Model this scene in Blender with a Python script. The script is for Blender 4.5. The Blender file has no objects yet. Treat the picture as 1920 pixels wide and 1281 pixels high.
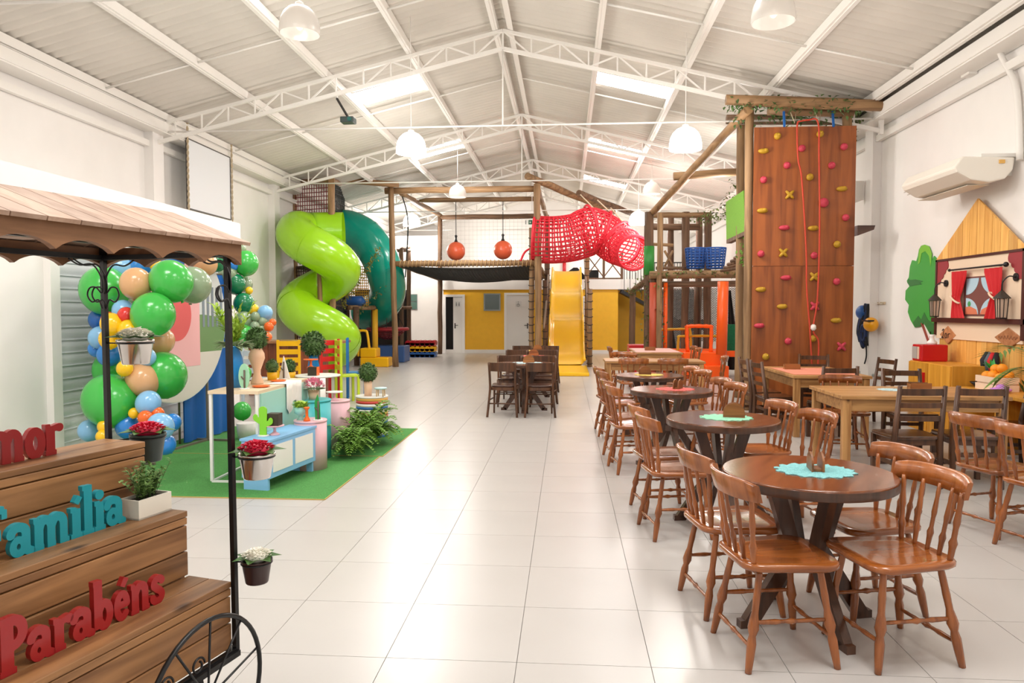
import bpy, math, random
from mathutils import Vector, Matrix, Euler
random.seed(11)
R = math.radians
sc = bpy.context.scene
COL = sc.collection
# ------------------------------------------------------------------ camera, light, exposure
cd = bpy.data.cameras.new('camera'); cam = bpy.data.objects.new('camera', cd); COL.objects.link(cam)
cd.sensor_width = 36; cd.lens = 25.5; cd.clip_end = 200
cam.location = (0, 0, 1.6); cam.rotation_euler = (R(90 - 2.463), 0, R(4.285))
sc.camera = cam
sc.view_settings.view_transform = 'Standard'; sc.view_settings.look = 'None'
sc.view_settings.gamma = 1; sc.view_settings.use_curve_mapping = False
sc.view_settings.exposure = 0.25
w = bpy.data.worlds.new('world'); sc.world = w; w.use_nodes = True
w.node_tree.nodes['Background'].inputs[0].default_value = (1, .98, .96, 1)
w.node_tree.nodes['Background'].inputs[1].default_value = 0.55
LAMP_W = 78; SKY_E = 14
# ------------------------------------------------------------------ helpers
def lin(h):
    if not isinstance(h, str): return tuple(h)
    h = h.lstrip('#'); o = []
    for i in (0, 2, 4):
        c = int(h[i:i+2], 16)/255
        o.append(c/12.92 if c <= .04045 else ((c+.055)/1.055)**2.4)
    return tuple(o)
MATS = {}
def mat(name, col, rough=.5, metal=0., var=0., vs=6., bump=0., bs=40., coat=0., emit=0., trans=0., alpha=1., sss=0., stretch=(1, 1, 1)):
    if name in MATS: return MATS[name]
    m = bpy.data.materials.new(name); m.use_nodes = True; MATS[name] = m
    nt = m.node_tree; b = nt.nodes['Principled BSDF']; c = lin(col)
    b.inputs['Base Color'].default_value = (*c, 1); b.inputs['Roughness'].default_value = rough
    b.inputs['Metallic'].default_value = metal; b.inputs['Coat Weight'].default_value = coat; b.inputs['Coat Roughness'].default_value = .12
    b.inputs['Transmission Weight'].default_value = trans; b.inputs['Alpha'].default_value = alpha
    b.inputs['Subsurface Weight'].default_value = sss
    if emit:
        b.inputs['Emission Color'].default_value = (*c, 1); b.inputs['Emission Strength'].default_value = emit
    tc = nt.nodes.new('ShaderNodeTexCoord'); mp = nt.nodes.new('ShaderNodeMapping'); mp.inputs['Scale'].default_value = stretch
    nt.links.new(tc.outputs['Object'], mp.inputs[0])
    n = nt.nodes.new('ShaderNodeTexNoise'); n.inputs['Scale'].default_value = vs; n.inputs['Detail'].default_value = 4
    nt.links.new(mp.outputs[0], n.inputs['Vector'])
    if var:
        r = nt.nodes.new('ShaderNodeValToRGB')
        r.color_ramp.elements[0].color = (*[max(0, x*(1-var)) for x in c], 1); r.color_ramp.elements[1].color = (*[min(1, x*(1+var)) for x in c], 1)
        r.color_ramp.elements[0].position = .3; r.color_ramp.elements[1].position = .7
        nt.links.new(n.outputs[0], r.inputs[0]); nt.links.new(r.outputs[0], b.inputs['Base Color'])
    if bump:
        n2 = nt.nodes.new('ShaderNodeTexNoise'); n2.inputs['Scale'].default_value = bs; nt.links.new(mp.outputs[0], n2.inputs['Vector'])
        bp = nt.nodes.new('ShaderNodeBump'); bp.inputs['Strength'].default_value = bump; bp.inputs['Distance'].default_value = .01
        nt.links.new(n2.outputs[0], bp.inputs['Height']); nt.links.new(bp.outputs[0], b.inputs['Normal'])
    return m
def wood(name, c1, c2, axis='z', rough=.35, sc_=5., coat=0., knots=False, bump=.15):
    if name in MATS: return MATS[name]
    m = mat(name, c1, rough, coat=coat); nt = m.node_tree; b = nt.nodes['Principled BSDF']
    st = {'x': (.08, 1, 1), 'y': (1, .08, 1), 'z': (1, 1, .08)}[axis]
    tc = nt.nodes.new('ShaderNodeTexCoord'); mp = nt.nodes.new('ShaderNodeMapping'); mp.inputs['Scale'].default_value = st
    oi = nt.nodes.new('ShaderNodeObjectInfo'); ad = nt.nodes.new('ShaderNodeVectorMath'); ad.operation = 'ADD'
    ms = nt.nodes.new('ShaderNodeMath'); ms.operation = 'MULTIPLY'; ms.inputs[1].default_value = 13.
    nt.links.new(oi.outputs['Random'], ms.inputs[0]); nt.links.new(tc.outputs['Object'], ad.inputs[0]); nt.links.new(ms.outputs[0], ad.inputs[1])
    nt.links.new(ad.outputs[0], mp.inputs[0])
    n = nt.nodes.new('ShaderNodeTexNoise'); n.inputs['Scale'].default_value = sc_*4; n.inputs['Detail'].default_value = 6; n.inputs['Distortion'].default_value = .6
    nt.links.new(mp.outputs[0], n.inputs['Vector'])
    r = nt.nodes.new('ShaderNodeValToRGB'); r.color_ramp.elements[0].color = (*lin(c2), 1); r.color_ramp.elements[1].color = (*lin(c1), 1)
    r.color_ramp.elements[0].position = .35; r.color_ramp.elements[1].position = .62
    nt.links.new(n.outputs[0], r.inputs[0]); last = r.outputs[0]
    mx = nt.nodes.new('ShaderNodeMix'); mx.data_type = 'RGBA'; mx.blend_type = 'MULTIPLY'; mx.inputs[0].default_value = 1
    rr = nt.nodes.new('ShaderNodeMapRange'); rr.inputs[3].default_value = .82; rr.inputs[4].default_value = 1.15
    nt.links.new(oi.outputs['Random'], rr.inputs[0]); nt.links.new(last, mx.inputs[6]); nt.links.new(rr.outputs[0], mx.inputs[7]); last = mx.outputs[2]
    if knots:
        v = nt.nodes.new('ShaderNodeTexVoronoi'); v.inputs['Scale'].default_value = 5.
        mp2 = nt.nodes.new('ShaderNodeMapping'); mp2.inputs['Scale'].default_value = {'x': (.45, 1, 1), 'y': (1, .45, 1), 'z': (1, 1, .45)}[axis]
        nt.links.new(ad.outputs[0], mp2.inputs[0]); nt.links.new(mp2.outputs[0], v.inputs['Vector'])
        kr = nt.nodes.new('ShaderNodeValToRGB'); kr.color_ramp.elements[0].color = (.25, .2, .15, 1); kr.color_ramp.elements[1].color = (1, 1, 1, 1)
        kr.color_ramp.elements[0].position = .04; kr.color_ramp.elements[1].position = .12
        nt.links.new(v.outputs['Distance'], kr.inputs[0])
        mk = nt.nodes.new('ShaderNodeMix'); mk.data_type = 'RGBA'; mk.blend_type = 'MULTIPLY'; mk.inputs[0].default_value = 1
        nt.links.new(last, mk.inputs[6]); nt.links.new(kr.outputs[0], mk.inputs[7]); last = mk.outputs[2]
    nt.links.new(last, b.inputs['Base Color'])
    if bump:
        bp = nt.nodes.new('ShaderNodeBump'); bp.inputs['Strength'].default_value = bump; bp.inputs['Distance'].default_value = .004
        nt.links.new(n.outputs[0], bp.inputs['Height']); nt.links.new(bp.outputs[0], b.inputs['Normal'])
    return m

def basis(d):
    d = Vector(d).normalized(); a = Vector((0, 0, 1)) if abs(d.z) < .9 else Vector((1, 0, 0))
    x = d.cross(a).normalized(); return x, d.cross(x).normalized()
class MB:
    def __init__(s): s.v = []; s.f = []; s.s = []
    def add(s, vs, fs, sm=False, M=None):
        o = len(s.v)
        s.v += [tuple(M @ Vector(p)) if M is not None else tuple(p) for p in vs]
        s.f += [tuple(i+o for i in f) for f in fs]; s.s += [sm]*len(fs); return s
    def box(s, c, d, rz=0, M=None, taper=1.):
        x, y, z = d[0]/2, d[1]/2, d[2]/2; t = taper
        vs = [(-x*t, -y*t, -z), (x*t, -y*t, -z), (x*t, y*t, -z), (-x*t, y*t, -z), (-x, -y, z), (x, -y, z), (x, y, z), (-x, y, z)]
        T = Matrix.Translation(c) @ Matrix.Rotation(rz, 4, 'Z')
        if M is not None: T = M @ T
        return s.add(vs, [(0, 3, 2, 1), (4, 5, 6, 7), (0, 1, 5, 4), (1, 2, 6, 5), (2, 3, 7, 6), (3, 0, 4, 7)], False, T)
    def bx(s, x0, x1, y0, y1, z0, z1, M=None):
        return s.box(((x0+x1)/2, (y0+y1)/2, (z0+z1)/2), (abs(x1-x0), abs(y1-y0), abs(z1-z0)), M=M)
    def bar(s, p0, p1, wd, ht=None, up=None):
        p0, p1 = Vector(p0), Vector(p1); ht = ht or wd; d = (p1-p0).normalized()
        if up is not None: b = Vector(up).normalized(); a = d.cross(b).normalized(); b = a.cross(d)
        else:
            a, b = basis(d)
        a = a*wd/2; b = b*ht/2
        vs = [p0-a-b, p0+a-b, p0+a+b, p0-a+b, p1-a-b, p1+a-b, p1+a+b, p1-a+b]
        return s.add(vs, [(0, 3, 2, 1), (4, 5, 6, 7), (0, 1, 5, 4), (1, 2, 6, 5), (2, 3, 7, 6), (3, 0, 4, 7)])
    def tube(s, pts, r, n=8, closed=False, cap=True):
        pts = [Vector(p) for p in pts]; m = len(pts); rs = r if hasattr(r, '__len__') else [r]*m
        rings = []; a = None
        for i, p in enumerate(pts):
            if closed: d = pts[(i+1) % m]-pts[i-1]
            else: d = pts[min(i+1, m-1)]-pts[max(i-1, 0)]
            d.normalize()
            if a is None: a, b = basis(d)
            else:
                a = (a-d*a.dot(d)).normalized(); b = d.cross(a)
            rings.append([p+(a*math.cos(2*math.pi*k/n)+b*math.sin(2*math.pi*k/n))*rs[i] for k in range(n)])
        vs = [q for rg in rings for q in rg]; fs = []
        for i in range(m if closed else m-1):
            j = (i+1) % m
            fs += [(i*n+k, i*n+(k+1) % n, j*n+(k+1) % n, j*n+k) for k in range(n)]
        s.add(vs, fs, True)
        if cap and not closed:
            o = len(s.v)-len(vs)
            s.f.append(tuple(o+k for k in reversed(range(n)))); s.f.append(tuple(o+(m-1)*n+k for k in range(n))); s.s += [False, False]
        return s
    def cyl(s, p0, p1, r0, r1=None, n=12, cap=True): return s.tube([p0, p1], [r0, r0 if r1 is None else r1], n, False, cap)
    def lathe(s, prof, n=16, M=None, o=(0, 0, 0), cap=True):
        T = Matrix.Translation(o) if M is None else M
        vs = [(r*math.cos(2*math.pi*k/n), r*math.sin(2*math.pi*k/n), z) for r, z in prof for k in range(n)]; fs = []
        for i in range(len(prof)-1): fs += [(i*n+k, i*n+(k+1) % n, (i+1)*n+(k+1) % n, (i+1)*n+k) for k in range(n)]
        s.add(vs, fs, True, T)
        if cap:
            q = len(s.v)-len(vs); L = len(prof)-1
            s.f.append(tuple(q+k for k in reversed(range(n)))); s.f.append(tuple(q+L*n+k for k in range(n))); s.s += [False, False]
        return s
    def ball(s, c, r, nu=16, nv=10, M=None):
        rx, ry, rz = r if hasattr(r, '__len__') else (r, r, r)
        vs = [(0, 0, -rz)]; fs = []
        for i in range(1, nv):
            t = math.pi*i/nv-math.pi/2
            vs += [(rx*math.cos(t)*math.cos(2*math.pi*k/nu), ry*math.cos(t)*math.sin(2*math.pi*k/nu), rz*math.sin(t)) for k in range(nu)]
        vs.append((0, 0, rz)); L = len(vs)-1
        for k in range(nu):
            fs.append((0, 1+(k+1) % nu, 1+k)); fs.append((L, L-nu+k, L-nu+(k+1) % nu))
            for i in range(nv-2):
                a = 1+i*nu; fs.append((a+k, a+(k+1) % nu, a+nu+(k+1) % nu, a+nu+k))
        T = Matrix.Translation(c)
        if M is not None: T = T @ M
        return s.add(vs, fs, True, T)
    def prism(s, poly, t, M=None, sm=False):
        n = len(poly); vs = [(x, y, 0) for x, y in poly]+[(x, y, t) for x, y in poly]
        s.add(vs, [tuple(reversed(range(n))), tuple(range(n, 2*n))], False, M)
        o = len(s.v)-2*n
        s.f += [(o+k, o+(k+1) % n, o+n+(k+1) % n, o+n+k) for k in range(n)]; s.s += [sm]*n
        return s
    def grid(s, fn, nu, nv, sm=True):
        vs = [fn(i/nu, j/nv) for i in range(nu+1) for j in range(nv+1)]; q = nv+1
        return s.add(vs, [(i*q+j, (i+1)*q+j, (i+1)*q+j+1, i*q+j+1) for i in range(nu) for j in range(nv)], sm)
    def leaf(s, p, d, ln, wd, up=(0, 0, 1), fold=.15):
        p, d = Vector(p), Vector(d).normalized(); x = d.cross(Vector(up))
        x = x.normalized() if x.length > 1e-4 else Vector((1, 0, 0)); n = x.cross(d)
        m = p+d*ln*.45
        return s.add([p, m+x*wd/2+n*fold*wd, p+d*ln-n*ln*.1, m-x*wd/2+n*fold*wd, m], [(0, 1, 4), (1, 2, 4), (2, 3, 4), (3, 0, 4)])
    def mesh(s, name, m):
        me = bpy.data.meshes.new(name); me.from_pydata(s.v, [], s.f)
        me.polygons.foreach_set('use_smooth', s.s); me.materials.append(m); me.update(); return me
    def build(s, name, m, parent=None, bevel=0, loc=None, rz=None):
        o = bpy.data.objects.new(name, s.mesh(name, m)); COL.objects.link(o)
        if parent is not None: o.parent = parent
        if loc is not None: o.location = loc
        if rz is not None: o.rotation_euler.z = rz
        if bevel:
            b = o.modifiers.new('bevel', 'BEVEL'); b.width = bevel; b.segments = 2; b.limit_method = 'ANGLE'; b.angle_limit = R(40)
        return o
def obj(me, name, parent=None, loc=None, rot=None):
    o = bpy.data.objects.new(name, me); COL.objects.link(o)
    if parent is not None: o.parent = parent
    if loc is not None: o.location = loc
    if rot is not None: o.rotation_euler = rot
    return o
def tag(o, label=None, cat=None, group=None, kind=None):
    if label: o['label'] = label
    if cat: o['category'] = cat
    if group: o['group'] = group
    if kind: o['kind'] = kind
    return o
def thing(name, label, cat, loc=(0, 0, 0), rz=0, group=None):
    o = bpy.data.objects.new(name, None); COL.objects.link(o); o.empty_display_size = .1
    o.location = loc; o.rotation_euler.z = rz; return tag(o, label, cat, group)
def struct(o): o['kind'] = 'structure'; return o
def dup(o, parent=None):
    c = o.copy(); COL.objects.link(c); c.parent = parent
    for ch in KIDS.get(o.name, []) if o.name in KIDS else o.children: dup(ch, c)
    return c
KIDS = {}
def spline(P, n=8, closed=False):
    P = [Vector(p) for p in P]; out = []; m = len(P)
    for i in range(m if closed else m-1):
        a, b, c, d = (P[(i-1) % m], P[i], P[(i+1) % m], P[(i+2) % m]) if closed else (P[max(i-1, 0)], P[i], P[i+1], P[min(i+2, m-1)])
        for k in range(n):
            t = k/n
            out.append(.5*((2*b)+(c-a)*t+(2*a-5*b+4*c-d)*t*t+(3*b-a-3*c+d)*t**3))
    if not closed: out.append(P[-1])
    return out
def arc(cx, cy, rx, ry, a0, a1, n=10):
    return [(cx+rx*math.cos(R(a0+(a1-a0)*i/n)), cy+ry*math.sin(R(a0+(a1-a0)*i/n))) for i in range(n+1)]
XZ = lambda y: Matrix(((1, 0, 0, 0), (0, 0, -1, y), (0, 1, 0, 0), (0, 0, 0, 1)))      # drawing plane facing -y (towards the viewer of a wall across the hall)
def YZ(x, sgn=1):                                                                       # drawing plane on a side wall: u along y, v up, thickness along x
    return Matrix(((0, 0, sgn, x), (1, 0, 0, 0), (0, 1, 0, 0), (0, 0, 0, 1)))
_F = Euler((R(90 - 2.463), 0, R(4.285))).to_matrix()
def at(px, py, Y):
    """surveyed point: the place at hall depth Y that the photograph shows at (px, py)"""
    d = _F @ Vector(((px-960)/1360, (640.5-py)/1360, -1)); k = Y/d.y
    return Vector((d.x*k, Y, 1.6+d.z*k))
# ------------------------------------------------------------------ shared materials
WHITE = mat('white_paint_wall', '#f1ede9', .75, var=.02, vs=2)
STEEL = mat('white_steel', '#f0ece6', .45)
ROOF = mat('white_roof_sheet', '#d9d3ca', .6, var=.06, vs=1.2)
BLACK = mat('black_iron', '#101012', .35)
DARKBR = wood('dark_brown_wood', '#5f3a20', '#3f2412', 'z', .42, coat=.12)
HONEY = wood('honey_brown_wood', '#a35d2a', '#80441a', 'z', .26, coat=.4, bump=.05)
WALNUT = wood('walnut_table_wood', '#7a4321', '#5c2f15', 'x', .2, coat=.5, bump=.03)
WALNUTD = wood('walnut_leg_wood', '#5a3a28', '#40281b', 'z', .35, coat=.2)
PINE = wood('pine_table_wood', '#bd8e58', '#98693a', 'x', .4, knots=True)
PINEL = wood('pine_table_leg', '#bd8e58', '#98693a', 'z', .4, knots=True)
LOG = wood('log_wood', '#a5815a', '#7a5b3c', 'z', .65, 3)
LOGX = wood('log_wood_lying', '#a5815a', '#7a5b3c', 'x', .65, 3)
LOGY = wood('log_wood_running_back', '#a5815a', '#7a5b3c', 'y', .65, 3)
LOGD = wood('dark_log_wood', '#75573f', '#523a28', 'z', .7, 3)
LOGDX = wood('dark_log_wood_lying', '#80624a', '#5a432f', 'x', .7, 3)
ROPE = mat('beige_rope', '#c9b79a', .9, bump=.4, bs=60)
YELLOW = mat('yellow_paint', '#f7bd2c', .55, var=.03)
SLIDEY = mat('yellow_slide_plastic', '#ffc60a', .22, coat=.3)
RED = mat('red_plastic', '#c3141c', .3)
ORANGE = mat('orange_vinyl', '#ff5f10', .35)
GREENP = mat('green_plastic', '#2f9a3b', .4)
LEAF = mat('leaf_green', '#6f9a38', .6, var=.35, vs=14)
LEAFD = mat('leaf_dark_green', '#4d6b35', .6, var=.4, vs=20)
LEAFY = mat('leaf_yellow_green', '#8fae2e', .6, var=.3, vs=14)
# ------------------------------------------------------------------ the hall
XL, XR, XM = -7.1, 5.15, -1.05
Y0, Y1 = -4.5, 31.0
SL = .24; ZR = 6.3
def rz_(x): return ZR-SL*abs(x-XM)
fl = struct(MB().bx(XL-.2, XR+.2, Y0, Y1, -.12, -.006).build('floor', mat('grout', '#8f8a85', .8)))
TX, TY = .6045, .6185
TILE = mat('floor_tile', '#bfbab5', .28, var=.025, vs=1.6, bump=.01, bs=3)
tb = MB(); a_, b_ = TX/2-.0016, TY/2-.0016
tb.add([(-a_, -b_, 0), (a_, -b_, 0), (a_, b_, 0), (-a_, b_, 0), (-a_, -b_, -.006), (a_, -b_, -.006), (a_, b_, -.006), (-a_, b_, -.006)], [(0, 1, 2, 3), (0, 4, 5, 1), (1, 5, 6, 2), (2, 6, 7, 3), (3, 7, 4, 0)])
tile_me = tb.mesh('tile', TILE)
cells = []
for j in range(-13, 46):
    for i in range(-12, 10):
        x = -.22+TX*(i+.5); y = 3.225+TY*(j+.5)
        if x-TX/2 < XL-.1 or x+TX/2 > XR+.1 or y+TY/2 > Y1: continue
        if x < -4.8 and y < 10.8: continue
        px = 960+1360*(x*math.cos(R(4.285))+y*math.sin(R(4.285)))/max(.01, y*math.cos(R(4.285))-x*math.sin(R(4.285)))
        vis = y > 2.9 and -60 < px < 1980 and not (x < -1.1 and y < 4.0) and not (-4.7 < x < -2.2 and 6.2 < y < 9.3)
        cells.append((not vis, y, x))
cells.sort()
near = [c for c in cells if not c[0]][:300]; rest = [c for c in cells if c not in set(near)]
for _, y, x in near: obj(tile_me, 'tile', fl, (x, y, 0))
m = MB()
for _, y, x in rest: m.add(tb.v, tb.f, False, Matrix.Translation((x, y, 0)))
tag(m.build('tile_field', TILE, fl), kind='stuff')
# side walls with pilasters
wl = struct(MB().bx(XL-.2, XL, Y0, Y1, 0, 4.95).build('wall_left', WHITE))
wr = struct(MB().bx(XR, XR+.2, Y0, Y1, 0, 4.95).build('wall_right', WHITE))
TRY = [1.8, 6.9, 12.0, 17.1, 22.2, 27.3]
for y in TRY[1:]:
    MB().bx(XL, XL+.16, y-.16, y+.16, 0, 4.7).build('pilaster', WHITE, wl)
for y in TRY[2:]:
    MB().bx(XR-.14, XR, y-.16+.6, y+.16+.6, 0, 4.7).build('pilaster', WHITE, wr)
g = MB(); n = 2
g.add([(XL, Y1, 0), (XR, Y1, 0), (XR, Y1, 4.9), (XM, Y1, 6.4), (XL, Y1, 4.9), (XL, Y1+.2, 0), (XR, Y1+.2, 0), (XR, Y1+.2, 4.9), (XM, Y1+.2, 6.4), (XL, Y1+.2, 4.9)],
      [(0, 1, 2, 3, 4), (9, 8, 7, 6, 5), (0, 5, 6, 1), (1, 6, 7, 2), (2, 7, 8, 3), (3, 8, 9, 4), (4, 9, 5, 0)])
struct(g.build('wall_back', WHITE))
# gable web hung between the last truss and the roof
# roof: corrugated sheets, laid bay by bay on the purlins
ce = tag(bpy.data.objects.new('ceiling', None), kind='structure'); COL.objects.link(ce)
PUR = [.11, 1.53, 2.96, 4.34, 5.75]
BAYS = [(-.02, 1.53), (1.53, 2.96), (2.96, 4.34), (4.34, 6.3)]
YB = [Y0]+[t for t in TRY[1:]]+[Y1]
SKY = {(-1, 1, 2): (8.3, 9.2), (-1, 1, 3): (13.4, 14.25), (-1, 1, 4): (18.5, 19.4), (1, 0, 3): (13.5, 14.2), (1, 0, 4): (18.65, 19.5), (1, 0, 5): (23.7, 24.5), (-1, 1, 1): (1.5, 3.5), (1, 0, 1): (1.5, 3.5), (1, 0, 2): (8.3, 9.2)}
SKYM = mat('skylight_panel', '#ffffff', .4, emit=SKY_E)
wn = 0
for sg in (-1, 1):
    for bi, (u0, u1) in enumerate(BAYS):
        for yi in range(len(YB)-1):
            ya, yb = YB[yi], YB[yi+1]
            segs = [(ya, yb)]
            hole = None
            if sg < 0 and bi == 1: hole = SKY.get((-1, 1, yi+1))
            if sg > 0 and bi == 1: hole = SKY.get((1, 0, yi+1))
            if hole and ya < hole[0] < yb:
                segs = [(ya, hole[0]), (hole[1], yb)]
                wn += 1
                p = MB()
                x0, x1 = XM+sg*(u0+.06), XM+sg*(u1-.04)
                p.add([(x0, hole[0], rz_(x0)+.05), (x1, hole[0], rz_(x1)+.05), (x1, hole[1], rz_(x1)+.05), (x0, hole[1], rz_(x0)+.05)], [(0, 1, 2, 3)])
                wo = struct(p.build('window_%d' % wn, SKYM))
            for s0, s1 in segs:
                if s1-s0 < .1: continue
                nn = max(2, int((s1-s0)/.045))
                def fn(a, b, s0=s0, s1=s1):
                    y = s0+(s1-s0)*a+(-.03 if a == 0 else .03 if a == 1 else 0); x = XM+sg*(u0-.04+(u1+.08-u0)*b)
                    return (x, y, rz_(x)+.05+.027*math.sin(y*2*math.pi/.18)+.012*(1-b))
                MB().grid(fn, nn, 1).build('roof_sheet', ROOF, ce)
for sg in (-1, 1):
    for u in PUR:
        x = XM+sg*u
        m = MB().bx(x-.03, x+.03, Y0, Y1, rz_(x)-.10, rz_(x)+.02)
        m.bx(x+sg*.005, x+sg*.06, Y0, Y1, rz_(x)-.115, rz_(x)-.095); m.build('purlin', STEEL, ce)
    for i in range(len(PUR)-1):
        for y in ((TRY[2]+TRY[3])/2, (TRY[3]+TRY[4])/2, (TRY[1]+TRY[2])/2+.9):
            xa, xb = XM+sg*PUR[i], XM+sg*PUR[i+1]
            MB().cyl((xa, y, rz_(xa)-.06), (xb, y, rz_(xb)-.06), .016, n=6).build('sag_rod', STEEL, ce)
    xe = XL if sg < 0 else XR
    MB().bx(xe-sg*.02, xe-sg*.32, Y0, Y1, 4.60, 4.66).build('eave_gutter', STEEL, ce)
    MB().bx(xe-sg*.30, xe-sg*.34, Y0, Y1, 4.62, 4.78).build('gutter_lip', STEEL, ce)
    MB().bx(xe-sg*.02, xe-sg*.10, Y0, Y1, 4.36, 4.46).build('eave_beam', STEEL, ce)
# lattice trusses
ORD = {6.9: 'overhead before the skylights, nearest of the roof trusses', 12.0: 'in front of the projector, second nearest roof truss', 17.1: 'above the green spiral slide', 22.2: 'above the rope net platform', 27.3: 'farthest back, above the mezzanine edge'}
for y in TRY[1:]:
    t = thing('roof_truss', 'white steel lattice roof truss ' + ORD[y], 'truss', (0, y, 0), 0, 'roof trusses')
    for sg in (-1, 1):
        xe = XM+sg*6.0; D = .29
        top = lambda x: Vector((x, 0, rz_(x)-.14)); bot = lambda x: Vector((x, 0, rz_(x)-.14-D))
        MB().bar(top(XM), top(xe), .05, .05, (0, 1, 0)).build('top_chord', STEEL, t)
        MB().bar(bot(XM), bot(xe), .06, .05, (0, 1, 0)).build('bottom_chord', STEEL, t)
        P = .93; k = 0; wm = None
        while True:
            a = XM+sg*k*P; b = XM+sg*(k+.5)*P; c = XM+sg*(k+1)*P
            if abs(c-XM) > 6.05: break
            MB().bar(top(a), bot(b), .024).build('web_bar', STEEL, t)
            MB().bar(top(b), bot(b), .024).build('web_bar', STEEL, t)
            MB().bar(bot(b), top(c), .024).build('web_bar', STEEL, t)
            MB().bar(top(c), bot(c), .024).build('web_bar', STEEL, t); k += 1
        MB().bar(top(xe)+Vector((0, 0, .05)), bot(xe)-Vector((0, 0, .05)), .06).build('end_post', STEEL, t)
    MB().bar(top(XM), bot(XM), .03).build('web_bar', STEEL, t)
    MB().cyl((XM-5.9, 0, 4.63), (XM+5.9, 0, 4.63), .016, n=6).build('tie_rod', STEEL, t)
    MB().cyl((XM, 0, 4.63), (XM, 0, rz_(XM)-.4), .014, n=6).build('hanger_rod', STEEL, t)
# service room on the left with roller shutter
bl = struct(MB().bx(XL, -5.0, Y0, 10.75, 0, 2.66).build('wall_left', WHITE))
MB().bx(XL, -4.96, Y0, 10.78, 2.66, 2.92).build('fascia', WHITE, bl)
MB().bx(-5.0, -4.93, 6.62, 6.75, 0, 2.3).build('shutter_guide', STEEL, bl)
sh = tag(bpy.data.objects.new('roller_shutter', None), 'grey metal roller shutter behind the balloon garland', 'shutter'); COL.objects.link(sh)
SHM = mat('shutter_metal', '#d9dcdb', .35, metal=.15)
for i in range(17):
    z = .03+i*.128
    m = MB()
    def fs(a, b, z=z): return (-4.975+.009*math.sin(math.pi*b), 6.76+3.7*a, z+.122*b)
    m.grid(fs, 1, 5); m.bx(-4.99, -4.962, 6.76, 10.46, z+.119, z+.128); m.build('slat', SHM, sh)
# mezzanine: slab, ledge and yellow toilet block below
mz = struct(MB().bx(-4.66, XR, 26.9, Y1, 2.37, 2.74).build('trim_1', WHITE))
yw = struct(MB().bx(-4.66, 1.9, 27.0, 27.15, 0, 2.37).build('wall_inner', YELLOW))
struct(MB().bx(1.9, 3.2, 28.6, 28.75, 0, 2.37).build('wall_stair', YELLOW))
struct(MB().bx(-4.75, -4.60, 26.95, Y1, 0, 2.37).build('wall_partition', WHITE))
struct(MB().bx(-4.62, 1.9, 26.97, 27.0, 0, .13).build('baseboard_back', WHITE))
DOORM = mat('white_door', '#efece8', .45); FR = mat('white_frame', '#f6f4f1', .5); CHROME = mat('chrome', '#b9bbbd', .2, metal=1)
INK = mat('grey_ink', '#8d8d8d', .7)
def door(k, x0, x1, z1, ajar=0):
    d = struct(MB().bx(x0, x0+.09, 26.93, 27.0, 0, z1).bx(x1-.09, x1, 26.93, 27.0, 0, z1).bx(x0+.09, x1-.09, 26.93, 27.0, z1-.09, z1).build('door_%d' % k, FR))
    if ajar: MB().bx(x0+.09, x1-.09, 26.985, 26.996, 0, z1-.09).build('opening_shade_sheet', mat('opening_shade', '#15110f', .9), d)  # dark sheet painted in for the shade of the room behind the door
    lf = MB().bx(x0+.09+ajar, x1-.09, 26.955, 26.98, .01, z1-.1).build('leaf', DOORM, d)
    hx = x0+.16+ajar if ajar else x1-.2
    MB().bx(hx-.02, hx+.02, 26.94, 26.956, .92, 1.12).cyl((hx, 26.945, 1.04), (hx, 26.9, 1.04), .012).cyl((hx, 26.9, 1.04), (hx+(.12 if ajar else -.12), 26.9, 1.04), .011).build('handle', mat('dark_handle', '#3a3532', .4, metal=.6), lf)
    cx = (x0+x1)/2+ajar/2
    sg_ = MB().bx(cx-.11, cx+.11, 26.951, 26.955, 1.72, 1.94).build('sign_plate', mat('pale_plate', '#e4e2df', .5), lf)
    if ajar:
        for q in (-.05, .05): MB().ball((cx+q, 26.949, 1.89), (.016, .003, .016), 8, 6).bx(cx+q-.02, cx+q+.02, 26.947, 26.951, 1.76, 1.865).build('pictogram', INK, sg_)
    else:
        MB().tube([(cx+.05*math.cos(a*.35)-.01, 26.949, 1.79+.05*math.sin(a*.35)) for a in range(-9, 9)], .007, 5).ball((cx-.01, 26.949, 1.92), (.014, .003, .014), 8, 6).bar((cx-.01, 26.949, 1.9), (cx, 26.949, 1.81), .012).bar((cx, 26.949, 1.81), (cx+.05, 26.949, 1.79), .012).build('pictogram', INK, sg_)
door(1, -4.60, -3.79, 2.19, .28); door(2, -2.31, -1.24, 2.25); door(3, .25, .9, 2.12)
wi = struct(MB().bx(-3.08, -2.45, 26.95, 27.0, 1.58, 2.23).build('window_%d' % (wn+1), mat('grey_alu', '#9a9c9c', .4, metal=.4)))
MB().bx(-3.03, -2.5, 26.94, 26.952, 1.63, 2.18).build('pane', mat('dark_glass', '#5c6867', .15, coat=.5), wi)
wi = struct(MB().bx(-5.86, -5.6, 26.99, 27.03, 1.63, 2.21).build('window_%d' % (wn+2), mat('grey_alu', '#9a9c9c', .4)))
MB().bx(-5.85, -5.61, 26.97, 26.99, 1.65, 1.91).build('pane', mat('green_glass', '#5f7d72', .2), wi)
MB().bx(-5.85, -5.61, 26.97, 26.99, 1.94, 2.19).build('pane', mat('green_glass', '#5f7d72', .2), wi)
struct(MB().bx(XL, -4.75, 27.03, 27.15, 0, 4.4).build('wall_corner', WHITE))
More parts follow.
